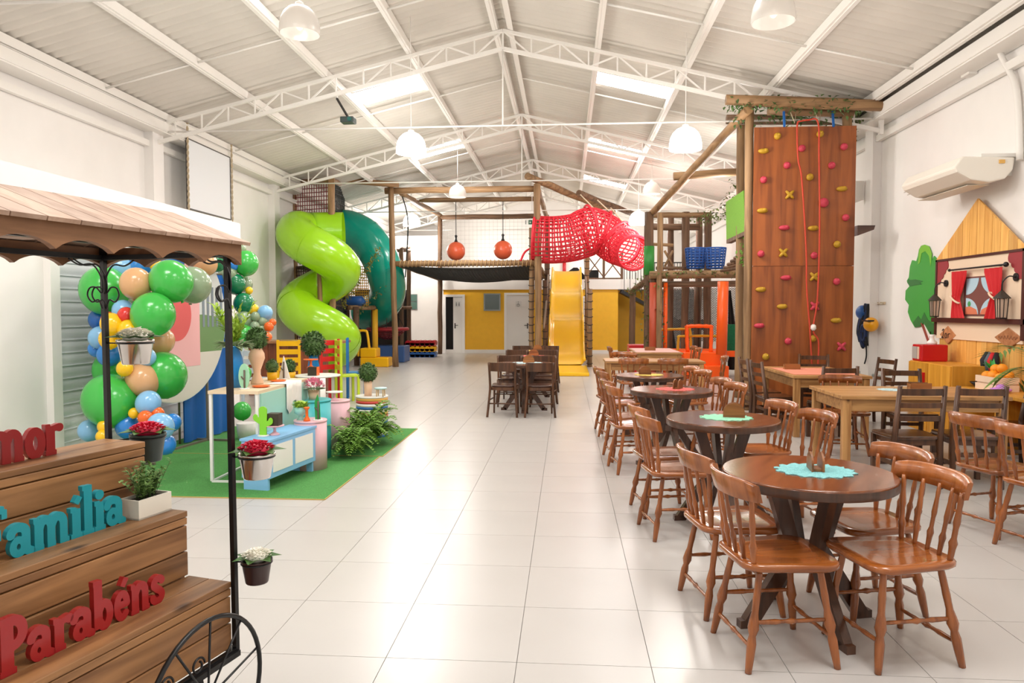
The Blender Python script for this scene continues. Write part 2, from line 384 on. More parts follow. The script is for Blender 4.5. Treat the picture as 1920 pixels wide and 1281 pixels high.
# ------------------------------------------------------------------ tables and chairs
def turned(m, p0, p1, r, beads=(.35, .5, .65), n=8):
    p0, p1 = Vector(p0), Vector(p1); pts = []; rs = []
    N = 14
    for i in range(N+1):
        t = i/N; k = .72+.38*math.sin(math.pi*min(1, t*1.25)) if t < .8 else .9-.25*(t-.8)/.2
        for b in beads:
            if abs(t-b) < .02: k = 1.28
            elif abs(t-b) < .075: k = .78
        pts.append(p0.lerp(p1, t)); rs.append(r*k)
    return m.tube(pts, rs, n)
def seat_poly(wf, wb, d, r=.09):
    P = []
    for cx, cy, a in ((wb/2-r, -d/2+r, -90), (wf/2-r, d/2-r, 0), (-wf/2+r, d/2-r, 90), (-wb/2+r, -d/2+r, 180)):
        P += arc(cx, cy, r, r, a, a+90, 5)
    return P
def windsor():
    t = thing('windsor_chair', 'x', 'chair')
    m = MB(); P = seat_poly(.46, .40, .45)
    n = len(P)
    rings = [(.94, .44), (1, .452), (1, .468), (.97, .476), (.7, .468), (.3, .463)]
    vs = [(x*k, y*k, z) for k, z in rings for x, y in P]
    fs = [(i*n+k, i*n+(k+1) % n, (i+1)*n+(k+1) % n, (i+1)*n+k) for i in range(len(rings)-1) for k in range(n)]
    m.add(vs, fs, True); m.f += [tuple(reversed(range(n))), tuple((len(rings)-1)*n+k for k in range(n))]; m.s += [False, False]
    m.build('seat', HONEYS, t)
    F = {}
    for sx in (-1, 1):
        for sy in (-1, 1):
            top = (sx*.145, sy*.14, .445); foot = (sx*.205, sy*(.20 if sy > 0 else .215), 0); F[sx, sy] = (Vector(top), Vector(foot))
            turned(MB(), foot, top, .0205, (.42, .6, .82)).build('leg', HONEY, t)
    q = lambda k, f: F[k][1].lerp(F[k][0], f)
    for a, b, f in (((-1, 1), (1, 1), .30), ((-1, -1), (1, -1), .24), ((-1, -1), (-1, 1), .48), ((1, -1), (1, 1), .48)):
        turned(MB(), q(a, f), q(b, f), .0115, (.4, .5, .6), 6).build('stretcher', HONEY, t)
    for i in range(5):
        u = (i-2)/2; turned(MB(), (u*.16, -.175-.012*(1-u*u), .46), (u*.19, -.205-.045*(1-u*u), .785), .0125 if abs(u) < 1 else .0155, (.3, .38, .46), 7).build('spindle', HONEY, t)
    m = MB()
    def rail(a, b):
        th = (a-.5)*2; x = th*.235; y = -.205-.055*(1-th*th)+.02*abs(th)**3
        P4 = [(0, -.012), (1, -.014), (1.05, 0), (1, .014), (0, .012), (0, -.012)]
        h_, o_ = P4[min(5, int(round(b*5)))]; hh = .09-.015*abs(th)**6
        return (x, y+o_-.02*h_, .765+h_*hh)
    m.grid(rail, 14, 5)
    for e in (0, 1):
        v = [rail(e, k/5) for k in range(5)]; m.add(v, [(0, 1, 2, 3, 4) if e else (4, 3, 2, 1, 0)])
    m.build('top_rail', HONEY, t)
    return t
HONEYS = wood('honey_seat_wood', '#9f5a27', '#844519', 'y', .2, coat=.5, bump=.03)
def ladder():
    t = thing('ladder_back_chair', 'x', 'chair')
    for sx in (-1, 1):
        MB().tube([(sx*.205, -.22, 0), (sx*.205, -.20, .44), (sx*.20, -.27, .93)], [.026, .03, .022], 4).build('back_post', DARKBR, t)
        MB().bx(sx*.2-.02, sx*.2+.02, .16, .2, 0, .44).build('leg', DARKBR, t)
        MB().bx(sx*.2-.01, sx*.2+.01, -.18, .17, .2, .235).build('side_stretcher', DARKBR, t)
    for z, hh, y in ((.875, .06, -.262), (.755, .045, -.243), (.635, .045, -.225)):
        MB().grid(lambda a, b: ((a-.5)*.385, y-.03*(1-(2*a-1)**2)+(-.008 if b in (0, .25, 1) else .008), z+hh/2*(-1 if b in (0, 1, .75) else 1)), 8, 4, False).build('back_slat', DARKBR, t)
    MB().bx(-.18, .18, -.2, -.185, .28, .32).build('stretcher', DARKBR, t); MB().bx(-.18, .18, .17, .19, .14, .175).build('stretcher', DARKBR, t)
    m = MB(); P = seat_poly(.45, .42, .42, .05); m.prism(P, .035, Matrix.Translation((0, 0, .435))); m.build('seat', DARKS, t, bevel=.01)
    MB().bx(-.19, .19, -.19, .18, .385, .435).build('seat_frame', DARKBR, t)
    return t
DARKS = wood('dark_seat_wood', '#553420', '#3c2415', 'y', .22, coat=.5, bump=.03)
def cafe():
    t = thing('cafe_chair', 'x', 'chair')
    for sx in (-1, 1):
        MB().tube(spline([(sx*.225, -.26, 0), (sx*.2, -.205, .3), (sx*.19, -.2, .48), (sx*.2, -.25, .82)], 5), .019, 6).build('back_post', DARKBR, t)
        MB().tube([(sx*.19, .2, 0), (sx*.18, .17, .44)], [.014, .02], 6).build('leg', DARKBR, t)
        MB().cyl((sx*.205, -.21, .25), (sx*.185, .18, .25), .01, n=6).build('side_stretcher', DARKBR, t)
    MB().cyl((-.2, -.21, .2), (.2, -.21, .2), .011, n=6).build('stretcher', DARKBR, t); MB().cyl((-.185, .18, .3), (.185, .18, .3), .01, n=6).build('stretcher', DARKBR, t)
    MB().grid(lambda a, b: ((a-.5)*.40, -.245-.045*(1-(2*a-1)**2)+(-.011 if b in (0, .25, 1) else .011), .69+.13*(0 if b in (0, 1, .75) else 1)-.02*(.5-b if False else 0)), 8, 4, False).build('top_rail', DARKBR, t)
    MB().prism(seat_poly(.42, .38, .42, .08), .045, Matrix.Translation((0, 0, .40))).build('seat_frame', DARKBR, t)
    MB().prism(seat_poly(.40, .36, .40, .09), .03, Matrix.Translation((0, 0, .445))).build('seat_pad', mat('dark_leatherette', '#4a3027', .25, coat=.3), t, bevel=.012)
    return t
PROTO = {}
def chair(kind, label, x, y, face, group):
    """face: degrees anticlockwise from the long axis of the hall (0 faces away from the entrance)"""
    fn, used = PROTO.setdefault(kind.__name__, [None, False])
    if fn is None: o = kind(); PROTO[kind.__name__][0] = o; KIDS[o.name] = list(o.children)
    else: o = dup(fn)
    o.location = (x, y, 0); o.rotation_euler.z = R(face); tag(o, label, 'chair', group); return o
def round_table(x, y, label, r=.42, h_=.78, rz=0, group='round pedestal tables'):
    t = thing('round_table', label, 'table', (x, y, 0), R(rz), group)
    MB().lathe([(r-.01, h_-.052), (r, h_-.048), (r, h_-.006), (r-.006, h_)], 48).build('tabletop', WALNUT, t)
    MB().lathe([(r-.004, h_-.054), (r+.0015, h_-.05), (r+.0015, h_-.01)], 48, cap=False).build('edge_band', WALNUTD, t)
    MB().box((0, 0, .38), (.13, .13, .06)).build('hub', WALNUTD, t)
    for k in range(4):
        M = Matrix.Rotation(R(45+90*k), 4, 'Z')
        m = MB(); m.bar(M @ Vector((.19, 0, h_-.05)), M @ Vector((.085, 0, .40)), .042, .08, M @ Vector((1, 0, 0))); m.build('upper_leg', WALNUTD, t)
        m = MB(); m.bar(M @ Vector((.05, 0, .41)), M @ Vector((.315, 0, .02)), .045, .075, M @ Vector((1, 0, 0))); m.bar(M @ Vector((.29, 0, .02)), M @ Vector((.37, 0, .02)), .045, .04, (0, 0, 1)); m.build('leg', WALNUTD, t)
    return t
def rect_table(x0, x1, y0, y1, label, h_=.78, n=4):
    cx, cy = (x0+x1)/2, (y0+y1)/2; L, D = x1-x0, y1-y0
    t = thing('pine_table', label, 'table', (cx, cy, 0), 0, 'pine dining tables')
    for i in range(n):
        a = -D/2+D*i/n; MB().bx(-L/2, L/2, a+.001, a+D/n-.001, h_-.035, h_).build('top_plank', PINE, t, bevel=.003)
    for sy in (-1, 1): MB().bx(-L/2+.1, L/2-.1, sy*(D/2-.05)-.012, sy*(D/2-.05)+.012, h_-.15, h_-.037).build('apron', PINE, t)
    for sx in (-1, 1):
        MB().bx(sx*(L/2-.05)-.012, sx*(L/2-.05)+.012, -D/2+.1, D/2-.1, h_-.15, h_-.037).build('apron', PINE, t)
        for sy in (-1, 1): MB().box((sx*(L/2-.06), sy*(D/2-.06), (h_-.037)/2), (.075, .075, h_-.037)).build('leg', PINEL, t, bevel=.004)
    return t
def doily(x, y, col, label, r=.15, z=.78, sx=1.15):
    m = MB(); n = 72; ring = []
    prof = [(0.02, .003), (.5, .004), (.8, .003), (1, .004)]
    for k, zz in prof:
        for i in range(n):
            a = 2*math.pi*i/n; rr = r*k*(1+(.07*math.sin(a*14) if k > .7 else 0)); ring.append((rr*math.cos(a)*sx, rr*math.sin(a), zz+(.0025*math.sin(a*28) if k > .4 else 0)))
    fs = [(i*n+k, i*n+(k+1) % n, (i+1)*n+(k+1) % n, (i+1)*n+k) for i in range(3) for k in range(n)]+[tuple(range(n))]
    m.add(ring, fs, False)
    lo = [(p[0], p[1], .0005) for p in ring[3*n:]]; m.add(ring[3*n:]+lo, [(k, n+k, n+(k+1) % n, (k+1) % n) for k in range(n)])
    c = {'aqua': '#86c3c4', 'mint': '#9fe0bd', 'coral': '#e8716a', 'yellow': '#e6c96a', 'pale': '#bfd9dc'}[col]
    return tag(m.build('doily', mat('crochet_'+col, c, .95, var=.18, vs=160, bump=.6, bs=220), loc=(x, y, z)), label, 'doily', 'crochet doilies')
HOLD = wood('napkin_wood', '#9c6232', '#6f401c', 'x', .4)
def napkin(x, y, label, z=.785, rz=0, r=.075, box=False):
    t = thing('napkin_holder', label, 'napkin holder', (x, y, z), R(rz), 'wooden napkin holders')
    if box:
        MB().bx(-.1, .1, -.045, .045, 0, .008).build('base', HOLD, t)
        for s in (-1, 1): MB().bx(-.1, .1, s*.045-.005, s*.045+.005, 0, .07).build('side', HOLD, t)
        for s in (-1, 1): MB().bx(s*.1-.005, s*.1+.005, -.04, .04, 0, .06).build('end', HOLD, t)
        return t
    MB().bx(-.05, .05, -.03, .03, 0, .012).build('base', HOLD, t)
    for s in (-1, 1): MB().prism([(-r, 0)]+arc(0, .03, r, r, 180, 0, 14)+[(r, 0)], .01, Matrix.Translation((0, s*.026, 0)) @ XZ(.005)).build('side', HOLD, t)
    return t
T1, T2, T3, T4, T5 = (1.23, 3.77), (1.19, 5.60), (1.09, 7.62), (1.06, 9.30), (3.74, 5.3)
round_table(*T1, 'round walnut pedestal table with aqua doily, nearest to the viewer', rz=60)
round_table(*T2, 'round walnut table with mint doily and half-round napkin holder', rz=52)
round_table(*T3, 'round walnut table with coral doily, third in the aisle row', rz=58)
round_table(*T4, 'round walnut table with yellow doily before the pine table', rz=55)
round_table(*T5, 'round dark table cut by the right picture edge', rz=20)
doily(1.27, 3.78, 'aqua', 'aqua crochet doily on the nearest round table', .165); doily(1.22, 5.62, 'mint', 'mint green crochet doily on a round table', .165)
doily(1.13, 7.62, 'coral', 'coral crochet doily on the third round table', .165); doily(1.05, 9.3, 'yellow', 'yellow crochet doily on the farthest round table', .15)
napkin(1.275, 3.79, 'wooden napkin holder seen edge-on on the aqua doily', rz=84, r=.062); napkin(1.28, 5.63, 'half-round wooden napkin holder on the mint doily', rz=-12, r=.08)
napkin(1.16, 7.64, 'wooden napkin holder on the coral doily', rz=62, r=.07); napkin(1.0, 9.32, 'half-round wooden napkin holder on the yellow doily', rz=4, r=.075)
G = 'honey-brown spindle-back chairs'
chair(windsor, 'honey-brown spindle-back chair nearest the aisle, back to the left', .98, 3.44, -80, G)
chair(windsor, 'light honey spindle-back chair turned sideways, nearest to the right foreground', 1.52, 3.48, 103, G)
chair(windsor, 'spindle-back chair on the aisle side, half hidden behind the nearest one', .90, 3.98, -80, G)
chair(windsor, 'reddish spindle-back chair tucked under the far right of the aqua-doily table', 1.62, 4.02, 103, G)
chair(windsor, 'spindle-back chair at the near aisle side of the mint-doily table', .79, 5.25, -80, G)
chair(windsor, 'spindle-back chair at the far aisle side of the mint-doily table', .78, 5.80, -80, G)
chair(windsor, 'spindle-back chair at the near right of the mint-doily table', 1.66, 5.45, 103, G)
chair(windsor, 'spindle-back chair at the far right of the mint-doily table', 1.56, 6.02, 103, G)
chair(windsor, 'spindle-back chair at the near aisle side of the coral-doily table', .68, 7.28, -80, G)
chair(windsor, 'spindle-back chair at the far aisle side of the coral-doily table', .66, 7.86, -80, G)
chair(windsor, 'spindle-back chair at the near right of the coral-doily table', 1.53, 7.5, 103, G)
chair(windsor, 'spindle-back chair at the far right of the coral-doily table', 1.5, 8.06, 103, G)
chair(windsor, 'spindle-back chair at the near aisle side of the yellow-doily table', .66, 9.02, -80, G)
chair(windsor, 'spindle-back chair at the far aisle side of the yellow-doily table', .64, 9.62, -80, G)
chair(windsor, 'spindle-back chair at the near right of the yellow-doily table', 1.50, 9.14, 103, G)
chair(windsor, 'spindle-back chair at the far right of the yellow-doily table', 1.46, 9.72, 103, G)
chair(windsor, 'spindle-back chair by the right edge, farther of the two beside the dark table', 3.14, 5.5, -70, G)
chair(windsor, 'spindle-back chair cut by the right picture edge', 3.20, 5.02, -70, G)
rect_table(2.64, 4.20, 7.14, 8.10, 'pine dining table with box napkin holder before the play kitchen')
rect_table(2.84, 3.80, 9.30, 10.85, 'pine dining table with coral mat below the climbing wall')
rect_table(.63, 2.22, 11.75, 12.5, 'pine dining table behind the yellow-doily round table')
rect_table(1.35, 2.25, 14.2, 15.9, 'farthest pine table with pink runner before the orange steps')
doily(3.35, 7.72, 'pale', 'pale blue doily on the pine table by the play kitchen', .12)
napkin(3.62, 7.72, 'wooden napkin box on the pine table by the play kitchen', box=True)
tag(MB().bx(-.4, .4, -.55, .55, 0, .004).build('table_mat', mat('coral_cloth', '#dd8a70', .9), loc=(3.3, 10.0, .781)), 'coral table mat on the pine table below the climbing wall', 'table mat')
napkin(3.12, 10.3, 'wooden napkin box on the coral mat', z=.786, box=True)
tag(MB().bx(-.42, .42, -.75, .75, 0, .004).build('table_runner', mat('pink_cloth', '#e3b3ab', .9), loc=(1.8, 15.05, .781)), 'pink runner on the farthest pine table', 'table runner')
napkin(1.7, 14.9, 'wooden napkin box on the pink runner', z=.786, box=True)
G = 'dark ladder-back chairs'
chair(ladder, 'dark ladder-back chair with its back to the viewer, left of the near pair', 3.13, 6.92, 4, G)
chair(ladder, 'dark ladder-back chair with its back to the viewer, right of the near pair', 3.68, 6.95, -2, G)
chair(ladder, 'dark ladder-back chair behind the near pine table, before the yellow cabinet', 3.84, 8.38, 178, G)
chair(ladder, 'dark ladder-back chair at the right end of the near pine table', 4.42, 7.6, 80, G)
chair(windsor, 'spindle-back chair behind the left end of the near pine table', 3.12, 8.36, 176, 'honey-brown spindle-back chairs')
chair(ladder, 'dark ladder-back chair at the near end of the coral-mat pine table', 3.27, 9.22, 3, G)
chair(ladder, 'dark ladder-back chair on the left side of the coral-mat table, nearer one', 2.78, 9.85, -84, G)
chair(ladder, 'dark ladder-back chair on the left side of the coral-mat table, farther one', 2.76, 10.45, -88, G)
chair(ladder, 'dark ladder-back chair at the far end of the coral-mat table, left one', 3.72, 11.14, 168, G)
chair(ladder, 'dark ladder-back chair near the white wall, right of the coral-mat table', 4.24, 10.5, 100, G)
G = 'honey-brown spindle-back chairs'
chair(windsor, 'spindle-back chair with its back to the viewer, left one at the far pine table', 1.04, 11.6, 2, G)
chair(windsor, 'spindle-back chair with its back to the viewer, right one at the far pine table', 1.66, 11.6, -2, G)
chair(windsor, 'spindle-back chair on the far side of the far pine table', 1.02, 12.8, 180, G)
chair(windsor, 'spindle-back chair at the right end of the far pine table', 2.36, 12.1, 84, G)
chair(windsor, 'spindle-back chair at the left of the pink-runner table', 1.12, 15.0, -90, G)
chair(windsor, 'spindle-back chair at the right of the pink-runner table, nearer one', 2.42, 14.7, 90, G)
chair(windsor, 'spindle-back chair at the right of the pink-runner table, farther one', 2.44, 15.4, 90, G)
# dark tables in the middle of the hall
WHICH = ['nearest', 'middle', 'farthest']
for i, (y, c) in enumerate(((11.55, 'pale'), (13.32, 'coral'), (15.1, 'yellow'))):
    round_table(-.67, y, 'round table of the dark-chair row, %s one' % WHICH[i], .45, .76, 45, 'tables of the dark-chair row')
    doily(-.62, y, c, '%s crochet doily on the %s table of the dark-chair row' % ({'pale': 'pale blue', 'coral': 'coral', 'yellow': 'yellow'}[c], WHICH[i]), .2, .76)
    napkin(-.60, y+.02, 'half-round napkin holder on the %s table of the dark-chair row' % WHICH[i], .765, 5, .09)
    for sx in (-1, 1):
        sd = 'left' if sx < 0 else 'right'
        chair(cafe, 'dark cafe chair, back to the viewer, %s side of the %s middle-row table' % (sd, WHICH[i]), -.67+sx*.27, y-.55, 3*sx, 'dark cafe chairs')
        chair(cafe, 'dark cafe chair facing the viewer, %s side of the %s middle-row table' % (sd, WHICH[i]), -.67+sx*.28, y+.56, 180-4*sx, 'dark cafe chairs')
# ------------------------------------------------------------------ pendant lamps, projector, screen
SHADE_ON = mat('lit_acrylic_shade', '#fff6ea', .3, emit=7)
SHADE_OFF = mat('acrylic_shade', '#efeae4', .25, trans=.35)
def lamp(px, py, Y, r, on, label):
    """px, py: middle of the rim"""
    p = at(px, py, Y); t = thing('pendant_lamp', label, 'lamp', p, 0, 'dome pendant lamps')
    m = MB(); prof = [(r, 0), (r*1.02, r*.1), (r*1.0, r*.4), (r*.93, r*.75), (r*.78, r*1.05), (r*.55, r*1.27), (r*.28, r*1.4), (.03, r*1.43)]
    m.lathe(prof, 24, cap=False); m.lathe([(k-.006, z-.002) for k, z in prof], 24, cap=False); m.build('shade', SHADE_ON if on else SHADE_OFF, t)
    zt = rz_(p.x)+.04-p.z
    MB().lathe([(.05, r*1.38), (.045, r*1.55), (.02, r*1.62)], 12).build('socket', STEEL, t)
    MB().cyl((0, 0, r*1.55), (0, 0, zt), .005, n=6).build('cord', STEEL, t)
    MB().ball((0, 0, r*.55), (.05, .05, .08), 10, 8).build('bulb', mat('bulb_on' if on else 'bulb_off', '#fff2df', .3, emit=12 if on else 0), t)
    return p, r
LP = [(771, 288, 11., .225, 1, 'lit dome pendant lamp left of the ridge, before the second skylight'), (1285, 281, 11., .235, 1, 'lit dome pendant lamp beside the climbing wall'),
      (562, 64, 8., .22, 0, 'unlit white pendant lamp overhead at the top left'), (1450, 42, 8., .225, 0, 'unlit white pendant lamp overhead at the top right'),
      (858, 370, 19.5, .235, 0, 'clear pendant lamp in front of the net platform beams'), (772, 424, 24.5, .29, 1, 'lit pendant lamp behind the left log post of the net platform'),
      (1222, 364, 19.5, .23, 0, 'unlit pendant lamp above the red net tunnel'), (1197, 421, 20.5, .26, 1, 'lit pendant lamp at the end of the red net tunnel')]
def bulb_and_fill_light(x, y, z, e):
    l = bpy.data.lights.new('lamp_and_fill_light', 'POINT'); l.energy = e; l.shadow_soft_size = .22; l.color = (1, .955, .9)
    o = bpy.data.objects.new('lamp_and_fill_light', l); COL.objects.link(o); o.location = (x, y, z); return o
for q in LP:
    p, r = lamp(*q)
    bulb_and_fill_light(p.x, p.y, p.z-(.3 if q[4] else .75), LAMP_W*(1.7 if q[2] > 15 else 1.)*(1 if q[4] else .5))  # unlit lamps also get a weaker fill light below, added for brightness
for x, y in ((-3.2, 1.2), (2.2, 1.2), (-3.2, -2.8), (2.2, -2.8), (-3.0, 4.6), (2.2, 4.6)):       # the rows go on over and behind the viewer
    bulb_and_fill_light(x, y, 4.1, LAMP_W*.55)
for x, y in ((-5.2, 25.4), (2.8, 25.4), (-3.0, 29.3), (1.5, 29.3), (3.2, 15.4), (-3.4, 15.2)):                # added fill lights without fixtures, brightening the back of the hall
    bulb_and_fill_light(x, y, 4.0, LAMP_W*.9)
p = at(653, 226, 12.6)
t = thing('projector', 'small dark projector hung from the roof beside the left skylight', 'projector', p)
MB().box((0, 0, 0), (.24, .2, .1)).build('body', mat('projector_body', '#3d4a48', .4), t, bevel=.015)
MB().cyl((.05, -.1, 0), (.05, -.125, 0), .035).build('lens', mat('lens', '#2d6a64', .1), t)
MB().bar((0, 0, .05), (-.28, .25, .46), .03).build('arm', BLACK, t); MB().bar((-.28, .25, .46), (-.28, .25, .62), .03).build('arm', STEEL, t)
# framed screen hanging flat along the left wall on two ropes
SX = -6.75
t = thing('hanging_screen', 'white framed projection screen hanging along the left wall', 'screen', (SX, 13.4, 3.43))
MB().bx(-.012, .012, -.81, .81, 0, 1.22).build('panel', mat('screen_white', '#e9ebee', .6), t)
for a in (MB().bx(-.02, .02, -.83, -.81, -.02, 1.24), MB().bx(-.02, .02, .81, .83, -.02, 1.24), MB().bx(-.02, .02, -.81, .81, 1.22, 1.24), MB().bx(-.02, .02, -.81, .81, -.02, 0)): a.build('frame_bar', mat('dark_frame', '#55504c', .5), t)
for y, nm in ((-.86, 'nearer'), (.84, 'farther')):
    x0 = SX; m = MB()
    for ph in (0, math.pi):
        m.tube([(.012*math.cos(k*.9+ph), .012*math.sin(k*.9+ph), -.1+k*.03) for k in range(int((rz_(SX+.3)-.05-3.43+.1)/.03))], .011, 5)
    tag(m.build('twisted_rope', ROPE, loc=(SX+.04, 13.4+y, 3.43)), 'beige twisted rope at the %s edge of the hanging screen' % nm, 'rope', 'ropes beside the screen')
# ------------------------------------------------------------------ party cart at the left
TH = R(14.575); CP = Vector((-1.213, 2.513, 0))
CM = Matrix.Translation(CP) @ Matrix.Rotation(-TH, 4, 'Z')     # local +x towards the aisle, +y along the cart away from the viewer
CARTW = wood('cart_plank_wood', '#a5764a', '#714b2b', 'y', .45, 4, knots=True)
CARTV = wood('cart_valance_wood', '#8f6442', '#6f4a2c', 'y', .5, 4)
ROOFP = wood('cart_roof_wood', '#b79a86', '#9a7b66', 'x', .6, 4)
cart = thing('party_cart', 'stepped wooden party cart with scalloped plank roof and iron wheel at the left', 'cart', CP, -TH)
L = 1.55
STEP = [(0, -.192, .37, .615), (-.192, -.385, .615, .858), (-.385, -.585, .858, 1.105)]
for x0, x1, z0, z1 in STEP:
    hb = (z1-.022-z0); zc = [z0, z0+hb*.42, z0+hb*.86, z1-.022]
    for k in range(3):
        MB().bx(x0-.018, x0-(.002 if k == 1 else 0), -L, 0, zc[k]+.002, zc[k+1]-.002).build('riser_plank', CARTW, cart, bevel=.004)
    d = (x0-x1)/2
    for k in range(2):
        MB().bx(x0-k*d+(.0005 if k == 0 else -.001), x0-(k+1)*d+.001, -L, .001, z1-.022, z1).build('tread_plank', CARTW, cart, bevel=.003)
for x0, x1, z0, z1 in STEP:
    MB().bx(x1, x0-.018, -.02, 0, .37, z1-.022).build('end_plank', CARTW, cart)
    MB().bx(x1, x0-.018, -L, -L+.02, .37, z1-.022).build('end_plank', CARTW, cart)
MB().bx(-.585, -.565, -L+.02, -.02, .37, 1.08).build('back_panel', CARTW, cart)
ir = .018
m = MB().bar((.008, -L, .36), (.008, .01, .36), ir).bar((-.59, -L, .36), (-.59, .01, .36), ir).bar((.008, .01, .36), (-.59, .01, .36), ir).bar((.008, -L, .36), (-.59, -L, .36), ir)
m.build('base_frame', BLACK, cart)
POSTS = [(.008, .012), (-.572, .012), (.008, -L-.01), (-.572, -L-.01)]
for x, y in POSTS:
    MB().bar((x, y, .0 if y < -1 else .35), (x-.012, y, 1.85), ir).build('post', BLACK, cart)
for x in (0, -.58): MB().bar((x, -L, 1.80), (x, .02, 1.80), ir).build('roof_rail', BLACK, cart)
for y in (.005, -L): MB().bar((0, y, 1.80), (-.58, y, 1.80), ir).build('roof_rail', BLACK, cart)
# scalloped valance boards
def valance(p0, p1, nsc, zt, hmin, hmax):
    p0, p1 = Vector(p0), Vector(p1); N = nsc*10; d = (p1-p0).normalized(); nrm = Vector((d.y, -d.x, 0))*.011
    m = MB(); vs = []
    for i in range(N+1):
        t = i/N; p = p0.lerp(p1, t); ph = (t*nsc) % 1 if i < N else 1
        hh = hmax-(hmax-hmin)*math.sin(math.pi*ph)**.75
        vs += [(p.x+nrm.x, p.y+nrm.y, zt), (p.x+nrm.x, p.y+nrm.y, zt-hh), (p.x-nrm.x, p.y-nrm.y, zt-hh), (p.x-nrm.x, p.y-nrm.y, zt)]
    fs = [(a*4+k, a*4+(k+1) % 4, a*4+4+(k+1) % 4, a*4+4+k) for a in range(N) for k in range(4)]+[(3, 2, 1, 0), (N*4, N*4+1, N*4+2, N*4+3)]
    return m.add(vs, fs)
EZ = 1.838
valance((.03, -L-.05, 0), (.03, .035, 0), 9, EZ, .045, .075).build('valance', CARTV, cart)
valance((-.61, -L-.05, 0), (-.61, .035, 0), 9, EZ, .045, .075).build('valance', CARTV, cart)
valance((.02, .035, 0), (-.60, .035, 0), 3, EZ, .045, .075).build('valance', CARTV, cart)
valance((.02, -L-.05, 0), (-.60, -L-.05, 0), 3, EZ, .045, .075).build('valance', CARTV, cart)
XRD = -.29
nb = 17; pw = (L+.13)/nb
for sx in (1, -1):
    xe = .062 if sx > 0 else -.642
    for k in range(nb):
        y0 = -L-.07+k*pw; m = MB()
        a, b = Vector((xe, 0, EZ)), Vector((XRD, 0, 1.962)); up = Vector((-(b.z-a.z), 0, b.x-a.x))
        m.bar(a+Vector((0, y0+pw/2, 0)), b+Vector((0, y0+pw/2, 0)), pw-.004, .012, up if sx < 0 else -up); m.build('roof_plank', ROOFP, cart)
MB().bx(XRD-.012, XRD+.012, -L-.05, .04, 1.90, 1.945).build('ridge_beam', CARTV, cart)
MB().bx(-.33, -.25, -.62, -.5, 1.815, 1.84).build('inner_batten', ROOFP, cart)
# wrought-iron scrolls
def scroll(M, s=1.):
    pts = [(.0, -.135), (-.012, -.105), (-.035, -.112), (-.05, -.09), (-.042, -.065), (-.02, -.062), (0, -.08), (.0, -.03), (-.03, .015), (-.075, .012), (-.11, .03)]
    m = MB(); m.tube([M @ Vector((x*s*1.25, 0, z*s*1.1)) for x, z, _ in [(p.x, p.y, 0) for p in spline([(a, b, 0) for a, b in pts], 6)]], .0032, 6); return m
for (x, y) in POSTS[:2]:
    scroll(Matrix.Translation((x, y, 1.755)) @ Matrix.Rotation(R(90), 4, 'Z')).build('scroll', BLACK, cart)
    scroll(Matrix.Translation((x, y, 1.755)) @ Matrix.Rotation(R(0 if x > -.2 else 180), 4, 'Z')).build('scroll', BLACK, cart)
    if x < -.2: scroll(Matrix.Translation((x, y-.02, 1.755)) @ Matrix.Rotation(R(90), 4, 'Z')).build('scroll', BLACK, cart)
# wheel
whl = MB(); wc = Vector((.055, -.185, .284)); wr_ = .268
whl.tube([(wc.x, wc.y+wr_*math.cos(2*math.pi*k/48), wc.z+wr_*math.sin(2*math.pi*k/48)) for k in range(48)], .0085, 8, True)
wh = whl.build('wheel', BLACK, cart)
for k in range(10):
    a = 2*math.pi*k/10+.25; MB().cyl((wc.x, wc.y, wc.z), (wc.x, wc.y+wr_*math.cos(a), wc.z+wr_*math.sin(a)), .0042, n=6).build('spoke', BLACK, wh)
MB().cyl((wc.x-.045, wc.y, wc.z), (wc.x+.02, wc.y, wc.z), .014).build('hub', BLACK, wh)
MB().bar((.02, -.35, .352), (.02, .01, .352), .02).bar((.02, wc.y, .352), (.035, wc.y, wc.z), .014).build('axle_bracket', BLACK, cart)
for q in (-.2, -.34):
    MB().tube([(.03, q+.03*math.cos(k*.35)*(1-k*.025), .40+.03*math.sin(k*.35)*(1-k*.025)) for k in range(22)], .004, 6).build('scroll', BLACK, cart)
